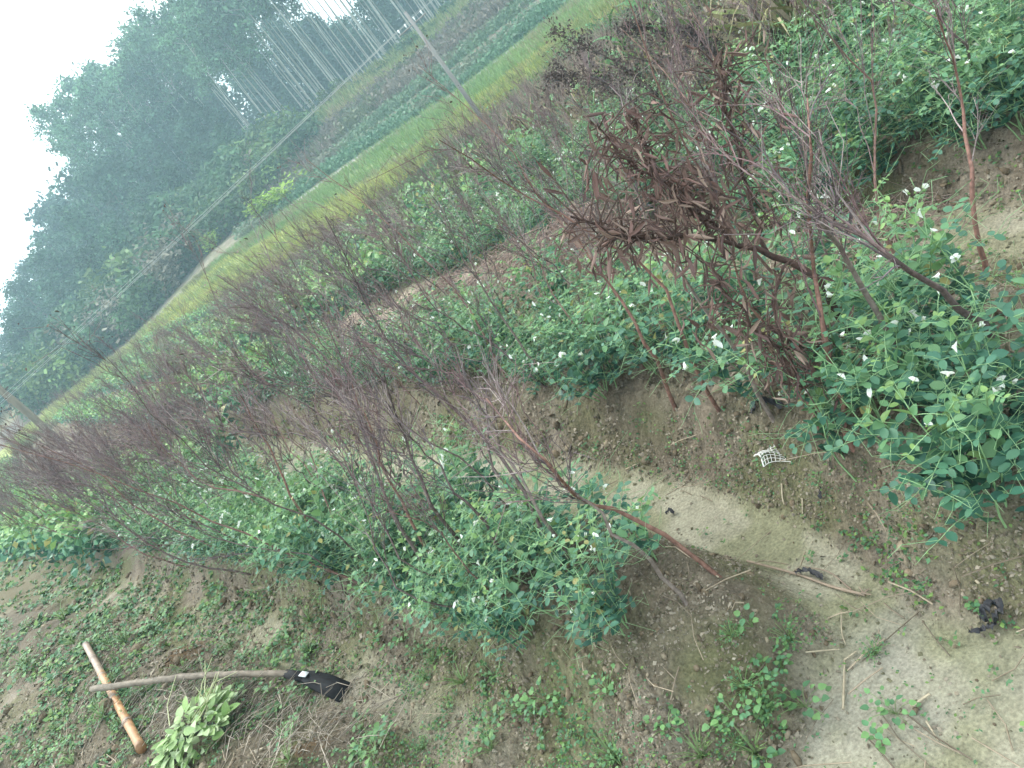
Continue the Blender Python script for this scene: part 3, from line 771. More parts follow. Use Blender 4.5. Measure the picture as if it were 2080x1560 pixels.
# ------------------------------------------------------------------ dry feathery weeds, grass clumps, maize behind the beds
def build_back_weeds():
    arcs = [([(1440, 300), (1330, 190), (1240, 120), (1120, 65)], 'dark feathery dry weed arching left against the pale field'),
            ([(1420, 330), (1300, 220), (1210, 160), (1105, 152)], 'dark drooping dry weed just below the tallest feathery weed'),
            ([(1470, 260), (1390, 120), (1330, 60), (1265, 55)], 'thin dry weed arching over beside the maize'),
            ([(1540, 260), (1480, 150), (1440, 90), (1400, 60)], 'dense grey dry weed right of the maize')]
    for px, lab in arcs:
        b0 = gp(onz(px[0][0], px[0][1], .2)); Y = b0[1]; o = ob('dry_weed', None, loc=b0)
        p = curve(np.array([C(0, 0, -.02)]+[atY(x, y, Y+.05*i)-b0 for i, (x, y) in enumerate(px[1:])]), 16)
        b = Buf(); v, t = tube(p, np.linspace(.007, .0015, 16), 5); b.add(v, t, C(.1, .075, .065)); ob('stem', b.mesh('stem', M_twig), o)
        b = Buf()
        for i in range(70):
            f = R.uniform(.25, 1)*15; a = min(int(f), 14); q = p[a]+(p[a+1]-p[a])*(f-a)
            d = unit(unit(p[a+1]-p[a])*.9+rdir()*.9); l = R.uniform(.08, .42)*(1.2-f/18)
            bp = np.array([q, q+d*l*.5, q+unit(d+C(0, 0, -.25))*l]); v, t = tube(bp, [.0016, .0012, .0008], 3); b.add(v, t, C(.1, .08, .072))
            n = 14; ff = R.random(n)[:, None]
            P = q+(bp[2]-q)*ff+R.normal(0, .012, (n, 3)); b.inst(QUAD[0], QUAD[1], rframes(n)*R.uniform(.008, .022, (n, 1, 1)), P, C(.095, .075, .07)*R.uniform(.6, 1.6, (n, 1)))
        kind(ob('plumes', b.mesh('plumes', M_dead), o), 'stuff'); tag(o, lab, 'dry weed', 'dry feathery weeds behind the beds')
    def clump(x, y, z, n, h, cols, lab, wid=.3, name='grass_clump', droop=.35, thin=.035):
        b0 = gp(onz(x, y, z)); o = ob(name, None, loc=b0); b = Buf()
        for i in range(n):
            q = C(R.normal(0, wid*.4), R.normal(0, wid*.4), -.01); d = unit(C(R.normal(0, .5), R.normal(0, .5), 1.1)); l = h*R.uniform(.5, 1.15)
            pts = curve([q, q+d*l*.5, q+d*l*.85+C(d[0], d[1], 0)*l*droop*.4, q+d*l*.8+C(d[0], d[1], -.2)*l*droop*1.6], 7)
            w = l*thin*np.array([.6, 1, 1, .9, .7, .45, .05]); sd = unit(np.cross(d, rdir()))
            v = np.concatenate([pts+sd*w[:, None]*.5, pts-sd*w[:, None]*.5]); k = np.arange(6)
            t = np.concatenate([np.stack([k, k+1, k+8], 1), np.stack([k, k+8, k+7], 1)]); b.add(v, t, cols[int(R.integers(0, len(cols)))]*R.uniform(.75, 1.25))
        kind(ob('blades', b.mesh('blades', M_straw), o), 'stuff'); tag(o, lab, 'grass', 'grass clumps behind the beds'); return o
    dry = [C(.26, .22, .16), C(.2, .16, .12), C(.3, .25, .17), C(.13, .1, .085)]
    grn = [C(.18, .22, .09), C(.26, .26, .12), C(.12, .17, .07), C(.3, .27, .16)]
    clump(1720, 95, .15, 260, .8, grn+dry[:1], 'yellowish long bladed grass clump at the top right of centre', .5)
    clump(1620, 110, .15, 300, .7, dry, 'matted dead grey grass clump left of the yellowish grass', .6)
    clump(1540, 140, .15, 260, .6, dry, 'tangled dead grass clump behind the third bed', .6)
    clump(1390, 170, .15, 200, .6, dry, 'pale dead grass clump below the maize', .5)
    clump(1250, 240, .15, 220, .5, dry+grn[:1], 'dead grass clump left of the drooping dry weed', .6)
    clump(1080, 330, .15, 240, .55, dry, 'pale dead grass clump in front of the grey pole', .7)
    clump(1470, 60, .15, 150, .7, grn, 'green grass clump beside the maize', .5)
    for x, y, rx, h, lab in ((1120, 600, .75, .26, 'long heap of dead pinkish vines in the furrow behind the second bed'), (1240, 560, .5, .22, 'heap of dead vines and straw right of the long vine heap'), (930, 650, .6, .18, 'low heap of dead vines further along the furrow'), (1700, 490, .35, .06, 'thin layer of grey straw on the furrow beside the dead branch')):
        b0 = gp(onz(x, y, .08)); o = ob('vine_heap', None, loc=b0); b = Buf()
        for i in range(900):
            u, v_ = R.normal(0, .38), R.normal(0, .12); q = C(*(UD*u*rx*1.3+ND*v_*1.4), 0); q[2] = h*math.exp(-(u*1.3)**2-(v_*4)**2)*R.uniform(.2, 1.1); a = R.uniform(0, 6.28); l = R.uniform(.06, .24); d = C(math.cos(a), math.sin(a), R.normal(0, .25))
            v, t = tube([q-d*l*.5, q+C(0, 0, .02), q+d*l*.5+R.normal(0, .03, 3)], [.0016, .002, .0012], 3); b.add(v, t, (C(.36, .26, .225) if R.random() < .6 else C(.38, .31, .25))*R.uniform(.5, 1.25))
        kind(ob('dead_vines', b.mesh('dead_vines', M_straw), o), 'stuff'); tag(o, lab, 'vine heap', 'dead vine heaps in the furrow')
    # maize
    for x, y, h, n, lab in ((1400, 165, .9, 8, 'green maize plant with broad arching leaves behind the beds'), (1330, 200, .6, 6, 'small maize plant left of the larger one')):
        b0 = gp(onz(x, y, .15)); o = ob('maize_plant', None, loc=b0); b = Buf()
        v, t = tube([C(0, 0, 0), C(.01, 0, h*.5), C(0, .02, h)], [.014, .011, .005], 6); b.add(v, t, C(.16, .26, .09)); ob('stalk', b.mesh('stalk', M_stem, True), o)
        for i in range(n):
            a = i*2.9+R.normal(0, .3); z = h*(.2+.75*i/n); d = C(math.cos(a), math.sin(a), 0); l = R.uniform(.35, .6)
            pts = curve([C(0, 0, z), d*l*.3+C(0, 0, z+.2*l), d*l*.7+C(0, 0, z+.2*l), d*l+C(0, 0, z-.15*l)], 8)
            w = .05*np.array([.6, 1, 1.1, 1, .9, .7, .4, .03]); sd = C(-d[1], d[0], 0)
            v = np.concatenate([pts+sd*w[:, None]*.5+C(0, 0, .008), pts, pts-sd*w[:, None]*.5+C(0, 0, .008)]); k = np.arange(7)
            t = np.concatenate([np.stack([k, k+1, k+9], 1), np.stack([k, k+9, k+8], 1), np.stack([k+8, k+9, k+17], 1), np.stack([k+8, k+17, k+16], 1)])
            b = Buf(); b.add(v, t, C(.09, .22, .08)*R.uniform(.8, 1.2)); ob('leaf', b.mesh('leaf', M_weed, True), o)
        tag(o, lab, 'maize')
    # scrub of mixed green and dead stems beyond the last bed
    b = Buf(); n = 5200; a = np.radians(R.uniform(-14, 42, n)); r = R.uniform(7.5, 17, n); X = r*np.sin(a); Y = r*np.cos(a)
    Lc, s = lsof(X, Y); k = (Lc > 6.2); X, Y = X[k], Y[k]; Z = gz(X, Y); n = len(X)
    hh = (.3+.5*fbm(X*.6, Y*.6, 131))*np.clip(fbm(X*1.7, Y*1.7, 133)*1.5, .3, 1.2)*.75
    cl = fbm(X*.8, Y*.8, 137); pal = np.where((cl < .46)[:, None], C(.25, .2, .155), np.where((cl < .56)[:, None], C(.17, .15, .12), C(.11, .2, .085)))
    for rep in range(7):
        d = unit(np.zeros(3)+1e-9); q = R.normal(0, .25, (n, 3)); q[:, 2] = 1; q /= np.linalg.norm(q, axis=1)[:, None]
        y = np.cross(q, R.normal(size=(n, 3))); y /= np.linalg.norm(y, axis=1)[:, None]; M = np.stack([q, y, np.cross(q, y)], 2)*(hh*R.uniform(.5, 1.2, n))[:, None, None]*C(1, .55, 1)[None, None, :]
        P = np.stack([X+R.normal(0, .1, n), Y+R.normal(0, .1, n), Z], 1); b.inst(BLADE[0], BLADE[1], M, P, pal*R.uniform(.65, 1.35, (n, 1)))
        k2 = cl > .52; m = k2.sum(); P2 = P[k2]+np.stack([R.normal(0, .05, m), R.normal(0, .05, m), hh[k2]*R.random(m)], 1)
        b.inst(LEAF[0], LEAF[1], rframes(m, .4)*R.uniform(.03, .07, (m, 1, 1)), P2, C(.085, .19, .09)*R.uniform(.6, 1.5, (m, 1)))
    o = kind(ob('rough_grass', b.mesh('rough_grass', M_straw)), 'stuff'); o['label'] = 'rough dead grass and green weeds beyond the beds'; o['category'] = 'grass'
build_back_weeds()

# ------------------------------------------------------------------ far field strips
def build_strips():
    def strip(name, lab, cat, n, fa, fb, amin, amax, h, cols, wide=.5, leafy=0):
        az = R.uniform(amin, amax, n); a, bq = fa(az), fb(az); D = a+(bq-a)*R.random(n); X = D*np.sin(np.radians(az)); Y = D*np.cos(np.radians(az)); Z = gz(X, Y, False)
        b = Buf(); hh = h*R.uniform(.5, 1.2, n)*(.6+.8*fbm(X*.5, Y*.5, 141))
        for rep in range(3):
            q = R.normal(0, .28, (n, 3)); q[:, 2] = 1; q /= np.linalg.norm(q, axis=1)[:, None]; y = np.cross(q, R.normal(size=(n, 3))); y /= np.linalg.norm(y, axis=1)[:, None]
            M = np.stack([q, y, np.cross(q, y)], 2)*hh[:, None, None]*C(1, wide*4, 1)[None, None, :]
            ci = np.clip((fbm(X*.35, Y*.9, 145)*1.6-.3)*len(cols), 0, len(cols)-1).astype(int)
            b.inst(BLADE[0], BLADE[1], M, np.stack([X+R.normal(0, .12, n), Y+R.normal(0, .12, n), Z-.02], 1), np.array(cols)[ci]*R.uniform(.75, 1.3, (n, 1)))
            if leafy:
                b.inst(QUAD[0], QUAD[1], rframes(n, .5)*(leafy*R.uniform(.6, 1.4, (n, 1, 1))), np.stack([X+R.normal(0, .15, n), Y+R.normal(0, .15, n), Z+hh*R.random(n)], 1), np.array(cols)[ci]*R.uniform(.7, 1.3, (n, 1)))
        o = kind(ob(name, b.mesh(name, M_weed)), 'stuff'); o['label'] = lab; o['category'] = cat
    ip = lambda v: (lambda az: np.interp(az, [-25, -16, -10, -5, 0, 9, 20, 30], v))
    fa, fb = ip([38, 31, 25, 21, 18, 17.2, 18, 17]), ip([50, 44, 36, 31, 27, 25.5, 25, 24]); k = lambda d: (lambda az: np.full(len(az), float(d)))
    strip('yellow_grass_strip', 'bright yellow green grass strip across the far field', 'grass', 9000, fa, fb, -27, 26, .28, [C(.37, .38, .12), C(.30, .34, .10), C(.21, .27, .10), C(.34, .34, .14)])
    strip('green_grass_strip', 'dull green grass strip between the yellow strip and the path', 'grass', 6000, fb, k(38.8), -13, 26, .3, [C(.2, .2, .1), C(.16, .24, .08), C(.13, .22, .08)])
    strip('dark_crop_strip', 'dark green crop strip just above the grey path', 'crop', 5000, k(40.6), k(44), -8, 26, .4, [C(.065, .15, .08), C(.09, .18, .095), C(.13, .16, .1)], leafy=.14)
    strip('upper_crop_strip', 'blue green crop strip under the brown bank', 'crop', 3500, k(46.2), k(48.8), -4, 26, .4, [C(.09, .16, .09), C(.12, .19, .1), C(.16, .16, .11)], leafy=.14)
    strip('brown_scrub_bank', 'brown dead scrub on the bank below the trees', 'scrub', 6000, k(49), k(56.5), -8, 28, .8, [C(.15, .12, .1), C(.19, .155, .12), C(.1, .12, .06)], leafy=.2)
    strip('tan_grass_bank', 'tan and olive grass on the bank at the tree feet', 'grass', 5500, k(56), k(62.5), -8, 28, .9, [C(.3, .26, .13), C(.2, .24, .08), C(.26, .27, .1)])
    strip('near_brown_strip', 'brown stubble strip in front of the yellow grass', 'grass', 4500, (lambda az: fa(az)-4), fa, -27, 14, .22, [C(.22, .175, .12), C(.16, .17, .085), C(.13, .2, .085)])
build_strips()

# ------------------------------------------------------------------ trees
def euc_proto(H):
    root = ob('eucalyptus_tree', None); b = Buf()
    p = np.array([C(0, 0, -.3), C(R.normal(0, .06), R.normal(0, .06), H*.35), C(R.normal(0, .12), R.normal(0, .12), H*.7), C(R.normal(0, .2), R.normal(0, .2), H*.97)]); p = curve(p, 12)
    v, t = tube(p, np.linspace(.056, .018, 12), 6); b.add(v, t, C(.40, .40, .36)[None]*R.uniform(.8, 1.15, (len(v), 1)))
    cb = Buf(); c0 = R.uniform(.45, .58)
    for i in range(26):
        f = c0+(1-c0)*(i/26)**.9; k = f*11; a = min(int(k), 10); q = p[a]+(p[a+1]-p[a])*(k-a); az = R.uniform(0, 6.28)
        l = (R.uniform(1.0, 2.1) if f < .9 else R.uniform(.4, 1.0))*(.75+.5*math.sin(math.pi*min(1, (f-c0)/(1-c0)*.8+.2))); d = unit(C(math.cos(az), math.sin(az), R.uniform(.3, 1.1)))
        e = q+d*l; v, t = tube([q, q+d*l*.5+C(0, 0, .05), e], [.03, .02, .01], 4); b.add(v, t, C(.3, .28, .24))
        for _ in range(3):
            cc = q+(e-q)*R.uniform(.45, 1.1)+R.normal(0, .22, 3); n = 22; off = R.normal(0, 1, (n, 3))*C(.36, .36, .27)*R.uniform(.7, 1.2)
            cb.inst(QUAD[0], QUAD[1], rframes(n)*R.uniform(.16, .36, (n, 1, 1)), cc+off, C(.10, .185, .10)*R.uniform(.45, 1.6)*R.uniform(.75, 1.3, (n, 1)))
    ob('trunk', b.mesh('trunk', M_bark, True), root); kind(ob('crown', cb.mesh('crown', M_tree), root), 'stuff'); return root
def dark_proto(H, conical):
    root = ob('dark_tree', None); b = Buf(); v, t = tube([C(0, 0, -.3), C(.05, 0, H*.5), C(0, .05, H*.95)], [.14, .09, .02], 6); b.add(v, t, C(.12, .1, .08))
    cb = Buf(); n0 = 70
    for i in range(n0):
        f = R.uniform(.08, 1); rr = H*(.24*(1-f)**.8+.02 if conical else .26*math.sin(math.pi*(f*.85+.1))**.7); az = R.uniform(0, 6.28); ro = rr*R.uniform(.35, 1.05)
        c = C(math.cos(az)*ro, math.sin(az)*ro, H*f); n = 46; s = .085*H
        if i % 3 == 0: v, t = tube([C(0, 0, H*f*.85), c], [.03, .01], 3); b.add(v, t, C(.12, .1, .08))
        cb.inst(QUAD[0], QUAD[1], rframes(n, .2)*R.uniform(.18, .42, (n, 1, 1)), c+R.normal(0, 1, (n, 3))*C(s, s, s*.6)*.75, C(.04, .085, .048)*R.uniform(.5, 1.8)*R.uniform(.7, 1.35, (n, 1)))
    ob('trunk', b.mesh('trunk', M_bark, True), root); kind(ob('crown', cb.mesh('crown', M_tree), root), 'stuff'); return root
def shrub_proto(col):
    root = ob('shrub', None); b = Buf(); cb = Buf()
    for i in range(7):
        az = R.uniform(0, 6.28); e = C(math.cos(az)*R.uniform(.2, .7), math.sin(az)*R.uniform(.2, .7), R.uniform(.5, 1.0)); v, t = tube([C(0, 0, -.1), e*.5+C(0, 0, .1), e], [.03, .02, .01], 4); b.add(v, t, C(.14, .11, .08))
        for _ in range(5):
            c = e*R.uniform(.4, 1.1)+R.normal(0, .16, 3); n = 30
            cb.inst(QUAD[0], QUAD[1], rframes(n, .4)*R.uniform(.06, .17, (n, 1, 1)), c+R.normal(0, .14, (n, 3)), col*R.uniform(.6, 1.5)*R.uniform(.75, 1.3, (n, 1)))
    ob('trunk', b.mesh('trunk', M_bark), root); kind(ob('crown', cb.mesh('crown', M_tree), root), 'stuff'); return root
def place(protos, used, i, X, Y, k, lab, cat, grp, kz=None):
    if used[i]: o = tree_copy(protos[i])
    else: o = protos[i]; used[i] = True
    o.location = (X, Y, float(gz(np.array([X]), np.array([Y]), False)[0])); o.rotation_euler = (R.normal(0, .015), R.normal(0, .015), R.uniform(0, 6.28)); o.scale = (k, k, kz or k)
    return tag(o, lab, cat, grp)
def build_trees():
    eu = [euc_proto(R.uniform(14.5, 16)) for _ in range(7)]; ue = [False]*7; n = 0
    for row, D0 in enumerate((62.5, 65.5, 68.5, 72, 76, 80)):
        for az in np.arange(-11.6, 17, 1.25):
            az = az+R.normal(0, .35); D = D0+R.normal(0, .7)
            if az < -3-.2*row and row < 3: continue      # the left end stands further up the slope
            if 5.0 < az < 6.5 and row > 1 and R.random() < .5: continue
            X, Y = D*math.sin(rad(az)), D*math.cos(rad(az)); z = float(gz(np.array([X]), np.array([Y]), False)[0])
            top = EYE + D*(.208+R.normal(0, .010)); k = min(1.25, (top-z)/15.0)
            if az > 1: k = R.uniform(.95, 1.12)
            side = 'bare pale trunks on the open right of the wood' if az > 1 else 'tall crown on the left of the wood'
            place(eu, ue, int(R.integers(0, 7)), X, Y, k*R.uniform(.9, 1.1), ('slender pale trunked eucalyptus in front row above the bank' if az > 1 and row < 2 else 'slender pale trunked eucalyptus deeper in the open wood' if az > 1 else 'tall eucalyptus with high crown rising over the dark trees at left'), 'tree', 'eucalyptus wood on the hill, right' if az > 1 else 'eucalyptus wood on the hill, left', k); n += 1
    dk = [dark_proto(8, i % 3 == 0) for i in range(6)]; ud = [False]*6; m = 0
    tops = lambda az: np.interp(az, [-34, -27, -24, -21, -18, -14.5, -11.5, -7.5, 0, 3, 5, 7, 9, 20], [.03, .035, .045, .09, .115, .15, .155, .145, .15, .15, .11, .095, .16, .17])
    for D0, f in ((98, 1.0), (84, 1.0), (74, 1.0), (66, .85), (59, .55)):
        for az in np.arange(-34, 21, 2.1 if D0 < 80 else 1.7):
            az = az+R.normal(0, .5); D = D0+R.normal(0, 1.5)
            if az > -4 and D0 < 80: continue
            if -4 < az < 20 and D0 >= 80: D = (92 if D0 < 90 else 100)+R.normal(0, 3)
            X, Y = D*math.sin(rad(az)), D*math.cos(rad(az)); z = float(gz(np.array([X]), np.array([Y]), False)[0])
            H = (EYE+D*tops(az)*R.uniform(.82, 1.04)-z)*f
            if H < 2: H = R.uniform(2, 3)
            i = int(R.integers(0, 6)); k = H/8
            lab = 'dark evergreen tree closing the wood behind the pale trunks' if az > -4 else 'dense dark tree on the lower left slope of the wooded hill' if D0 < 70 else 'dark tree behind the left eucalyptus crowns' if D0 > 80 else 'dark tree on the left skyline of the wooded hill'
            place(dk, ud, i, X, Y, max(k, .55)*R.uniform(.9, 1.15), lab, 'tree', 'dark trees: '+lab.split(' ')[-4]+' '+lab.split(' ')[-1], k); m += 1
    cols = [C(.075, .14, .06), C(.06, .12, .06), C(.11, .17, .06), C(.19, .17, .13)]; sh = [shrub_proto(c) for c in cols]; us = [False]*4; q = 0
    for az in np.arange(-24, -1, .62):
        for D0 in (50.5, 53.5, 57):
            D = np.interp(az, [-24, -14, -8, 0], [D0+2, D0-2, D0-2, D0+4])+R.normal(0, .8); a = az+R.normal(0, .3)
            X, Y = D*math.sin(rad(a)), D*math.cos(rad(a)); place(sh, us, int(R.choice(4, p=[.35, .35, .18, .12])), X, Y, R.uniform(1.2, 2.2)*(1+.25*(D0 > 52)), ('pale green leafy shrub at the field edge below the dark trees', 'dull green shrub halfway up the hill foot below the dark trees', 'tall shrub against the dark trees of the hill foot')[(D0 > 52)+(D0 > 55)], 'shrub', 'shrubs along the hill foot'); q += 1
    for az in np.arange(-1, 20, 1.1):
        D = 61+R.normal(0, 1.2); X, Y = D*math.sin(rad(az)), D*math.cos(rad(az)); place(sh, us, int(R.integers(0, 3)), X, Y, R.uniform(.6, 1.3), 'low shrub among the feet of the pale trunks', 'shrub', 'shrubs at the trunk feet'); q += 1
    for x, D, k, lab in ((-4.6, 42, 1.1, 'bright light green bush beside the grey path'), (-9.6, 47, .7, 'small light green bush near the foot of the dark slope')):
        o = shrub_proto(C(.24, .36, .06)); X, Y = D*math.sin(rad(x)), D*math.cos(rad(x)); o.location = (X, Y, float(gz(np.array([X]), np.array([Y]), False)[0])); o.scale = (k*1.7, k*1.7, k); tag(o, lab, 'bush')
    print('trees', n, m, q)
build_trees()

# ------------------------------------------------------------------ power poles and wires
def build_poles():
    b0 = onz(1000, 268, .05); b0[2] = float(gz(b0[0:1], b0[1:2])[0]); Y = b0[1]
    top = atY(822, 24, Y); o = ob('utility_pole', None, loc=b0); d = top-b0
    b = Buf(); v, t = tube([C(0, 0, -.1), d*.5, d], [.046, .038, .028], 12, True); b.add(v, t, C(.27, .265, .26)); ob('post', b.mesh('post', M_conc, True), o)
    ca = atY(838, 50, Y)-b0; ad = unit(atY(855, 28, Y)-atY(812, 66, Y)); b = Buf()
    cb = [ca-ad*.3, ca+ad*.3]; v, t = tube(cb, .012, 4, True); b.add(v, t, C(.3, .3, .29)); arm = ob('crossarm', b.mesh('crossarm', M_conc), o)
    tips = []
    for f in (-.26, -.11, .08, .24):
        q = ca+ad*f; b = Buf(); up = unit(d)
        v, t = tube([q, q+up*.03, q+up*.05, q+up*.055, q+up*.085, q+up*.09], [.006, .006, .017, .012, .016, .003], 9); b.add(v, t, C(.78, .8, .8)); ob('insulator', b.mesh('insulator', M_cer, True), arm); tips.append(b0+q+up*.08)
    tag(o, 'grey utility pole with crossarm and white insulators in front of the eucalyptus wood', 'utility pole')
    # second pole by the left edge
    c0 = onz(88, 866, .0); D = 23.0; v = pixray(88, 868); c0 = C(0, 0, EYE)+v*(D/np.hypot(v[0], v[1])); gzv = float(gz(c0[0:1], c0[1:2])[0]); c0[2] = gzv
    tp = atY(-60, 735, c0[1]); p2 = ob('wooden_pole', None, loc=c0); dd = tp-c0; b = Buf(); pth = curve([C(0, 0, -.1), dd*.35+C(.01, 0, 0), dd*.7-C(.02, 0, 0), dd], 14); v, t = tube(pth, np.linspace(.098, .08, 14)*R.uniform(.94, 1.06, 14), 10); b.add(v, t, C(.17, .15, .12)[None]*R.uniform(.75, 1.2, (len(v), 1))); ob('trunk', b.mesh('trunk', M_bark, True), p2)
    for f in (.45, .58, .66, .8):
        b = Buf(); q = dd*f; a = R.uniform(0, 6.28); v, t = tube([q, q+C(math.cos(a)*.16, math.sin(a)*.1, .03)], [.03, .018], 6, True); b.add(v, t, C(.1, .09, .075)); ob('branch_stub', b.mesh('branch_stub', M_bark), p2)
    tag(p2, 'rough wooden pole with branch stubs at the left edge', 'pole')
    v = pixray(60, 940); e0 = C(0, 0, EYE)+v*(8.6/np.hypot(v[0], v[1])); e1 = atY(-40, 845, e0[1]); e0[2] = float(gz(e0[0:1], e0[1:2])[0]); b = Buf(); v, t = tube([C(0, 0, -.1), (e1-e0)*.5+C(.01, 0, 0), e1-e0], [.016, .015, .013], 7, True); b.add(v, t, C(.16, .15, .13))
    p3 = ob('wooden_post', b.mesh('wooden_post', M_bark, True), loc=e0); tag(p3, 'weathered post low on the left edge among the stakes', 'post')
    # wires run from the pole past the wooden pole on the left, and on to the right
    for i, tpt in enumerate(tips):
        if i == 1: continue
        endL = C(0, 0, EYE)+pixray(-15, 822+i*5)*(22.6/np.hypot(*pixray(-15, 822)[:2])); dirR = tpt-endL
        for nm, a, e in (('left', endL, tpt), ('right', tpt, atY(900+i*5, -30, Y+1.5))):
            m = (a+e)/2-C(0, 0, .04 if nm == 'left' else 0); b = Buf(); pth = curve([a, m, e], 14); v, t = tube(pth, .0035, 4); b.add(v, t, C(.36, .39, .38)); w_ = ob('power_wire', b.mesh('power_wire', M_wire))
            tag(w_, ('power wire running from the grey pole down to the left edge' if nm == 'left' else 'power wire leaving the grey pole over the top edge'), 'wire', 'power wires to the left' if nm == 'left' else 'power wires to the right')
build_poles()

# ------------------------------------------------------------------ things on the front bank
def build_tools():
    # bamboo pole
    a, e = gpx(190, 1322, .1, .04), gpx(303, 1532, .1, .035); o = ob('bamboo_pole', None, loc=a); d = e-a; n = 60; f = np.linspace(0, 1, n)
    nodes = np.array([.0, .19, .40, .62, .82, 1.0]); dist = np.min(np.abs(f[:, None]-nodes[None]), 1)
    r = .020*(1-.06*(dist > .03)+.10*(dist < .008)); b = Buf(); v, t = tube(f[:, None]*d[None], r, 14, True)
    cf = np.where(f < .36, 0., 1.)[:, None]; col = C(.30, .22, .165)*(1-cf)+C(.40, .215, .1)*cf; col = col*np.where(dist < .02, .55, 1)[:, None]; cc = np.concatenate([np.repeat(col, 14, 0), col[[0, -1]]]); b.add(v, t, cc)
    ob('cane', b.mesh('cane', M_bamboo, True), o)
    for q in nodes[1:-1]:
        b = Buf(); v, t = tube([d*(q-.006), d*q, d*(q+.006)], [.0216, .0235, .0216], 14); b.add(v, t, C(.24, .18, .14)); ob('node_ring', b.mesh('node_ring', M_bamboo, True), o)
    tag(o, 'orange brown bamboo cane with dark joints lying on the weedy bank', 'cane')
    # hoe: handle over the cane, blade to the right
    a, m, e = gpx(224, 1428, .12, .10), gpx(420, 1402, .12, .06), gpx(610, 1388, .1, .05); o = ob('hoe', None, loc=a); pth = curve([a-a, (m-a)+C(0, 0, .012), e-a], 26); pth[1:-1] += R.normal(0, .0015, (24, 3)); b = Buf(); v, t = tube(pth, np.linspace(.016, .013, 26)*R.uniform(.96, 1.04, 26), 10, True); b.add(v, t, C(.19, .16, .125)[None]*R.uniform(.75, 1.2, (len(v), 1))); ob('handle', b.mesh('handle', M_wood, True), o)
    s0 = gpx(604, 1388, .1, .05)-a; s1 = gpx(640, 1392, .1, .05)-a; b = Buf(); v, t = tube([s0, s1], [.018, .022], 10, True); b.add(v, t, C(.02, .02, .022)); ob('socket', b.mesh('socket', M_metal, True), o)
    ax = unit(s1-s0); sd = unit(np.cross(ax, C(0, 0, 1))); up = np.cross(sd, ax); tip = gpx(705, 1410, .06, .01)-a; ln = tip-s1
    V = []; T = []
    for i, (f, wd, th) in enumerate(((0, .022, .016), (.2, .032, .010), (.6, .038, .007), (1, .040, .003))):
        c = s1+ln*f+C(0, 0, .012*math.sin(f*3.1))
        for sx, sz in ((-1, -1), (1, -1), (1, 1), (-1, 1)): V.append(c+sd*wd*sx+up*th*sz)
    for i in range(3):
        for j in range(4):
            p, q = i*4+j, i*4+(j+1) % 4; T += [(p, q, q+4), (p, q+4, p+4)]
    T += [(12, 13, 14), (12, 14, 15), (0, 2, 1), (0, 3, 2)]; b = Buf(); b.add(np.array(V), np.array(T), C(.012, .013, .015)); ob('blade', b.mesh('blade', M_metal), o)
    q = s1+ln*.03+up*.024; b = Buf(); v = np.array([q-ax*.02-sd*.012, q+ax*.02-sd*.012, q+ax*.02+sd*.012+up*.003, q-ax*.02+sd*.012+up*.003]); b.add(np.concatenate([v, v+up*.003]), np.array([(4, 5, 6), (4, 6, 7), (0, 2, 1), (0, 3, 2), (0, 1, 5), (0, 5, 4), (1, 2, 6), (1, 6, 5), (2, 3, 7), (2, 7, 6), (3, 0, 4), (3, 4, 7)]), C(.62, .64, .66)); ob('wedge', b.mesh('wedge', M_cer), o)
    tag(o, 'hoe with grey wooden handle and black blade lying across the bamboo cane', 'hoe')
    # heap of pulled greens
    c0 = gpx(420, 1500, .14); o = ob('greens_heap', None, loc=c0); mes = []
    for k in range(5):
        b = Buf(); T_ = leafT(.52, .1, .25); b.add(T_[0], T_[1], [C(.25, .37, .14), C(.34, .45, .23), C(.19, .31, .1), C(.30, .42, .19), C(.38, .47, .28)][k]); mes.append(b.mesh('leaf', M_weed, True))
    for i in range(290):
        a = R.uniform(0, 6.28); rr = .155*math.sqrt(R.random()); P = C(math.cos(a)*rr*1.1, math.sin(a)*rr, .02+.11*max(0, 1-(rr/.17)**2)*R.uniform(.3, 1.05))
        dd = unit(C(math.cos(a)+R.normal(0, .5), math.sin(a)+R.normal(0, .5), R.uniform(-.3, .7))); ob('leaf', mes[int(R.integers(0, 5))], o, mat=m4(frame(dd, roll=R.normal(0, .5)), P, R.uniform(.035, .065)))
    for i in range(14):
        a = R.uniform(-.6, 1.8); P = C(R.normal(.03, .06), R.normal(.03, .05), .08); dd = unit(C(math.cos(a), math.sin(a), .35)); l = R.uniform(.08, .2); b = Buf(); v, t = tube([P, P+dd*l*.6, P+dd*l+R.normal(0, .03, 3)], [.0028, .0024, .0015], 5); b.add(v, t, C(.42, .44, .25)); ob('stem', b.mesh('stem', M_stem, True), o)
    tag(o, 'heap of freshly pulled light green leafy weeds beside the bamboo cane', 'greens')
    # dry grass lying about the greens
    b = Buf()
    xs = np.where(np.arange(520) < 330, R.normal(400, 90, 520), R.normal(640, 90, 520)); ys = np.where(np.arange(520) < 330, R.normal(1440, 32, 520), R.normal(1470, 40, 520)); PP = gpxs(xs, ys)
    for i in range(520):
        p = PP[i]+C(0, 0, R.uniform(.005, .05) if i % 3 else .01); a = R.normal(.5, .9); d = C(math.cos(a), math.sin(a), R.normal(.02, .1)); l = R.uniform(.06, .26)
        v, t = tube([p-d*l*.5, p+C(0, 0, .012), p+d*l*.5+R.normal(0, .015, 3)], [.0012, .0016, .0008], 3); b.add(v, t, C(.4, .35, .29)*R.uniform(.5, 1.3))
    o = kind(ob('dry_grass_tangle', b.mesh('dry_grass_tangle', M_straw)), 'stuff'); o['label'] = 'pale dry grass tangle around the pulled greens'; o['category'] = 'straw'
build_tools()

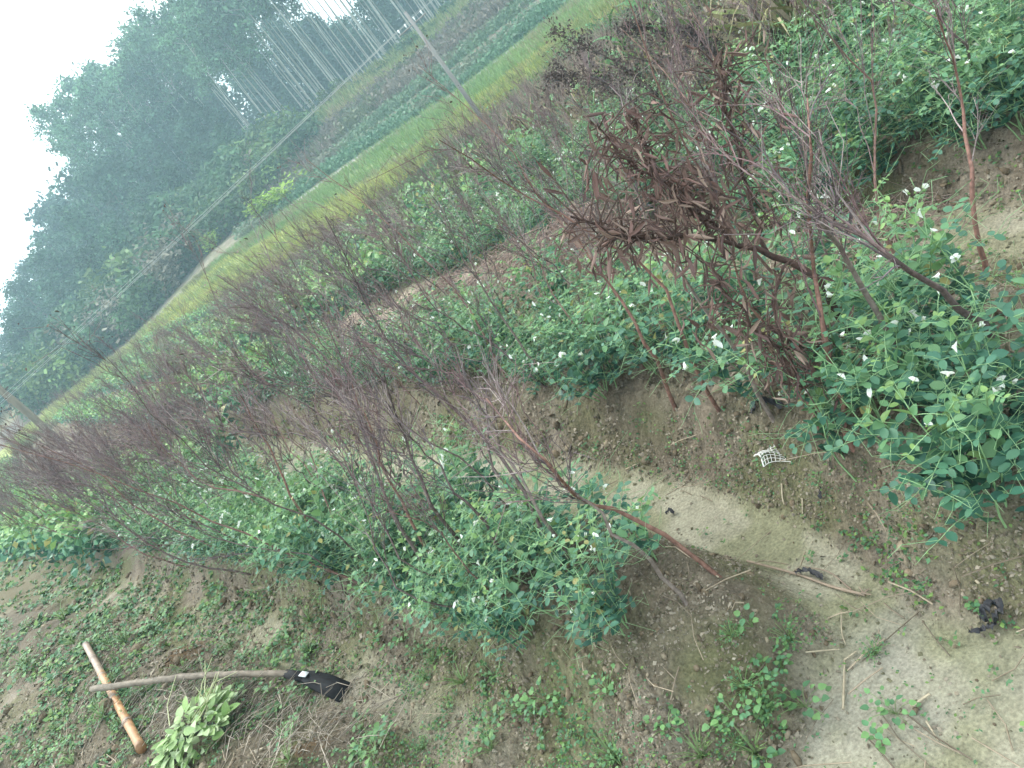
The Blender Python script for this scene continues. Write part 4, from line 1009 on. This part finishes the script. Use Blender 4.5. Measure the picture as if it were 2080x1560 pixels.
# ------------------------------------------------------------------ litter on the mud: net, plastic, sticks
def build_scraps():
    # white net scrap
    p = gpx(1585, 955, .1, .012); o = ob('net_scrap', None, loc=p); b = Buf()
    def S(u, v): return C(-.035+.085*u+.03*v*v, -.055*u+.075*v-.01, .012+.024*math.sin(4.2*u+1)*math.sin(3.6*v+.4)+.012*v)+C(.012*math.sin(5*v), .012*math.sin(4*u+v), 0)
    for i in range(11):
        f = i/10; b.add(*tube([S(f, g) for g in np.linspace(0, 1, 12)], .0011, 4), C(.78, .77, .73)); b.add(*tube([S(g, f) for g in np.linspace(0, 1, 12)], .0011, 4), C(.78, .77, .73))
    ob('mesh_strands', b.mesh('mesh_strands', M_net, True), o); b = Buf(); b.add(*tube([S(0, g) for g in np.linspace(0, 1, 12)], .0024, 5), C(.8, .79, .76)); ob('hem', b.mesh('hem', M_net, True), o)
    tag(o, 'crumpled scrap of white plastic net on the side of the second bed', 'net')
    # torn black plastic film
    def film(px, wid, lab, z=.012, crumple=.012):
        pts = [gpx(x, y, .05, z) for x, y in px]; p = pts[0]; c = curve(np.array(pts)-p, 18); tg = np.gradient(c, axis=0); V = []
        for i in range(18):
            sd = unit(np.cross(tg[i], C(0, 0, 1))); w_ = wid*(.6+.5*math.sin(i*1.3+px[0][0])**2)
            for k in (-1, -.3, .3, 1): V.append(c[i]+sd*w_*k*.5+C(0, 0, crumple*R.random()))
        T = []
        for i in range(17):
            for k in range(3): q = i*4+k; T += [(q, q+1, q+5), (q, q+5, q+4)]
        b = Buf(); b.add(np.array(V), np.array(T), C(.014, .015, .02)); o = ob('plastic_scrap', b.mesh('plastic_scrap', M_plastic)); o.location = p; tag(o, lab, 'plastic', 'black plastic scraps')
    film([(1975, 1295), (2005, 1290), (2035, 1284)], .016, 'short black plastic strip on the mud near the right edge')
    film([(2008, 1280), (2015, 1262), (2045, 1252), (2048, 1270), (2030, 1283)], .018, 'curled ring of black plastic near the right edge', crumple=.03)
    film([(1622, 1172), (1640, 1166), (1662, 1172), (1678, 1184)], .016, 'bent dark plastic scrap resting on the dry twig')
    film([(1665, 985), (1668, 1005), (1672, 1022)], .012, 'thin black plastic strip below the white net')
    film([(1530, 850), (1560, 840), (1600, 838)], .02, 'crumpled black plastic scrap among the stake feet', crumple=.025)
    film([(1358, 1050), (1366, 1042), (1372, 1048)], .012, 'tiny black plastic flake on the furrow mud')
    # sticks
    def stick(px, r, col, lab, nm='dry_twig', fork=None, z=.008, cat='twig', grp=None):
        r *= .72; pts = [gpx(x, y, .02, z) for x, y in px]; p = pts[0]; b = Buf(); c = curve(np.array(pts)-p, 16); v, t = tube(c, np.linspace(r, r*.7, 16)*R.uniform(.85, 1.15, 16), 6, True); b.add(v, t, col[None]*R.uniform(.75, 1.2, (len(v), 1)))
        if fork:
            for fk in fork:
                q = curve(np.array([gpx(x, y, .02, z+.006) for x, y in fk])-p, 8); v, t = tube(q, np.linspace(r*.6, r*.3, 8), 5); b.add(v, t, col*.85)
        o = ob(nm, b.mesh(nm, M_straw, True), loc=p); tag(o, lab, cat, grp)
    stick([(1760, 1213), (1690, 1195), (1620, 1170), (1520, 1143)], .006, C(.32, .25, .19), 'long dry twig with bushy root end lying across the furrow mud', fork=[[(1760, 1213), (1772, 1203)], [(1755, 1212), (1775, 1216)], [(1735, 1206), (1690, 1170), (1640, 1158)], [(1760, 1212), (1750, 1200)]])
    straws = [([(1716, 1445), (1718, 1390), (1719, 1345)], .0042, 'long pale straw lying upright in the mud below the twig'), ([(1719, 1345), (1744, 1328)], .0032, 'short straw leaning from the top of the long pale straw'),
              ([(1855, 1442), (1892, 1415)], .005, 'short cream straw in the mud right of the long pale straw'), ([(1712, 1245), (1714, 1290), (1722, 1315)], .0022, 'thin dark straw lying above the long pale straw'),
              ([(1640, 1330), (1710, 1325)], .0028, 'thin straw across the edge of the mud'), ([(1432, 1155), (1465, 1180)], .0035, 'pinkish straw on the crumbly end of the nearest bed'),
              ([(1980, 1175), (1998, 1200)], .005, 'stub of straw under the trailing peas'), ([(1590, 985), (1596, 1020), (1600, 1035)], .004, 'straw stub hanging below the white net'),
              ([(1630, 1012), (1634, 1050)], .003, 'forked straw stub on the side of the second bed'), ([(1275, 958), (1300, 945)], .004, 'cream straw chip at the foot of the second bed'),
              ([(1885, 1470), (1910, 1510)], .003, 'thin straw near the lower right corner'), ([(1195, 1255), (1215, 1320)], .003, 'straw root hanging down the front of the nearest bed')]
    for px, r, lab in straws: stick(px, r, C(.42, .36, .26), lab, 'straw', cat='straw', grp='single straws on the soil')
build_scraps()

# ------------------------------------------------------------------ larger weeds, one by one
def build_weeds():
    def weed(kind_, big):
        root = ob('weed_plant', None); b = Buf(); bs = Buf(); n = {'broad': 26, 'grass': 26, 'fern': 80, 'clover': 12}[kind_]
        if kind_ == 'grass':
            for i in range(n):
                a = R.uniform(0, 6.28); d = unit(C(math.cos(a)*.7, math.sin(a)*.7, R.uniform(.4, 1.2))); b.inst(BLADE[0]*C(1, .9, 1), BLADE[1], frame(d)[None]*R.uniform(.06, .16), C(0, 0, 0)[None], C(.15, .23, .09)*R.uniform(.7, 1.3))
        else:
            for i in range(n):
                a = R.uniform(0, 6.28); rr = R.uniform(.01, .09 if kind_ != 'clover' else .04); h = R.uniform(.015, .07); P = C(math.cos(a)*rr, math.sin(a)*rr, h); d = unit(C(math.cos(a), math.sin(a), R.uniform(-.1, .5)))
                sz = {'broad': R.uniform(.014, .034), 'fern': R.uniform(.008, .016), 'clover': R.uniform(.02, .032)}[kind_]
                b.inst(BROAD[0], BROAD[1], frame(d, roll=R.normal(0, .3))[None]*sz, P[None], [C(.10, .215, .08), C(.13, .25, .09), C(.075, .18, .085)][int(R.integers(0, 3))]*R.uniform(.8, 1.25))
                if i % 2 == 0: v, t = tube([C(0, 0, 0), P*.6+C(0, 0, .01), P], .0012, 3); bs.add(v, t, C(.2, .3, .12))
            ob('stems', bs.mesh('stems', M_stem), root)
        kind(ob('leaves', b.mesh('leaves', M_weed, True), root), 'stuff'); return root
    kinds = ['broad', 'broad', 'grass', 'fern', 'clover', 'broad', 'clover']; pr = [weed(k, 1) for k in kinds]; used = [False]*len(pr)
    hand = [(770, 1535, 0, 2.1, 'round leaved bright green weed at the bottom left of centre'), (1790, 1510, 4, 1.5, 'three leaved green weed on the bottom edge of the mud'), (1610, 1305, 3, 1.6, 'finely divided green weed at the crumbly end of the nearest bed'),
            (1650, 1140, 4, .8, 'small seedling on the furrow side'), (1990, 1250, 4, 1.1, 'pale seedling beside the ring of black plastic'), (1780, 1330, 3, 1.0, 'dark tuft of weed in the middle of the mud'), (1555, 950, 4, 1.0, 'seedling left of the white net'),
            (1650, 950, 0, .9, 'seedling right of the white net'), (1120, 1430, 0, 1.9, 'broad leaved weed in the front ditch below the nearest bed'), (1240, 1410, 1, 1.6, 'dense leafy weed below the crumbling bed end'), (1545, 1540, 2, 1.4, 'grass tuft on the bottom edge left of the mud'),
            (1640, 1440, 5, 1.7, 'leafy weed at the left rim of the mud'), (1820, 1450, 5, 1.3, 'leafy weed at the right of the long straw'), (1350, 1470, 1, 1.6, 'leafy weed in the bottom middle'), (1560, 935, 6, .6, 'tiny clover like weed above the white net'),
            (1250, 1540, 2, 1.6, 'long bladed grass tuft at the bottom middle'), (1420, 1530, 2, 1.4, 'loose grass tuft near the bottom edge'), (450, 1240, 1, 1.8, 'grey green leafy weed on the ditch side'), (60, 1370, 1, 2.2, 'dark leafy weed on the far left bank'), (330, 1270, 0, 2.0, 'large leaved weed above the bamboo cane tip')]
    spots = [(x, y, k, s, l, None) for x, y, k, s, l in hand]
    for i in range(230):
        x, y = R.uniform(0, 1700), R.uniform(1150, 1560)
        if y < 1120+.13*x+40 and x < 1300: continue
        p = gpx(x, y, .05); Lc, s = lsof(p[0:1], p[1:2])
        if mudness(p[0:1], p[1:2])[0] > .4 or (.5 < Lc[0] < 1.1 and s[0] > 1.3): continue
        bank = Lc[0] < -.1 and s[0] > 2.2
        spots.append((x, y, int(R.integers(0, 7)), R.uniform(.8, 1.7), 'green weed on the dug bank around the hoe and cane' if bank else 'green weed in the front ditch below the nearest bed', 'weeds on the dug bank' if bank else 'weeds in the front ditch'))
    for x, y, k, s, lab, grp in spots:
        if used[k]: o = tree_copy(pr[k])
        else: o = pr[k]; used[k] = True
        p = gpx(x, y, .05); o.location = p; f = .43*s*(1+.16*max(0, np.hypot(p[0], p[1])-2)); o.scale = (f, f, f); o.rotation_euler = (0, 0, R.uniform(0, 6.28)); tag(o, lab, 'weed', grp or 'weeds on the soil')
build_weeds()

# ------------------------------------------------------------------ tell the members of small groups apart by their order
ORD = 'first second third fourth fifth sixth seventh eighth ninth tenth eleventh twelfth thirteenth fourteenth fifteenth sixteenth seventeenth eighteenth nineteenth twentieth'.split()
TEN = 'twenty thirty forty fifty sixty seventy eighty ninety'.split()
def ordinal(i):
    n = i+1
    if n <= 20: return ORD[i]
    t, u = divmod(n, 10)
    return TEN[t-2][:-1]+'ieth' if u == 0 else TEN[t-2]+'-'+ORD[u-1]
def order_labels():
    fam = {}
    for o in bpy.data.objects:
        if o.parent is None and o.get('label') and o.get('category'): fam.setdefault(o['label'], []).append(o)
    for lab, os_ in fam.items():
        if 1 < len(os_) <= 98 and len(lab.split()) <= 13:
            if os_[0]['category'] in ('pea plant', 'stake'):
                os_.sort(key=lambda o: math.hypot(o.location[0], o.location[1])); tail = ', %s nearest'
            else:
                os_.sort(key=lambda o: math.atan2(o.location[0], o.location[1])); tail = ', %s from left'
            for i, o in enumerate(os_): o['label'] = lab+tail % ordinal(i)
order_labels()
print('tris', sum(len(m.polygons) for m in bpy.data.meshes))
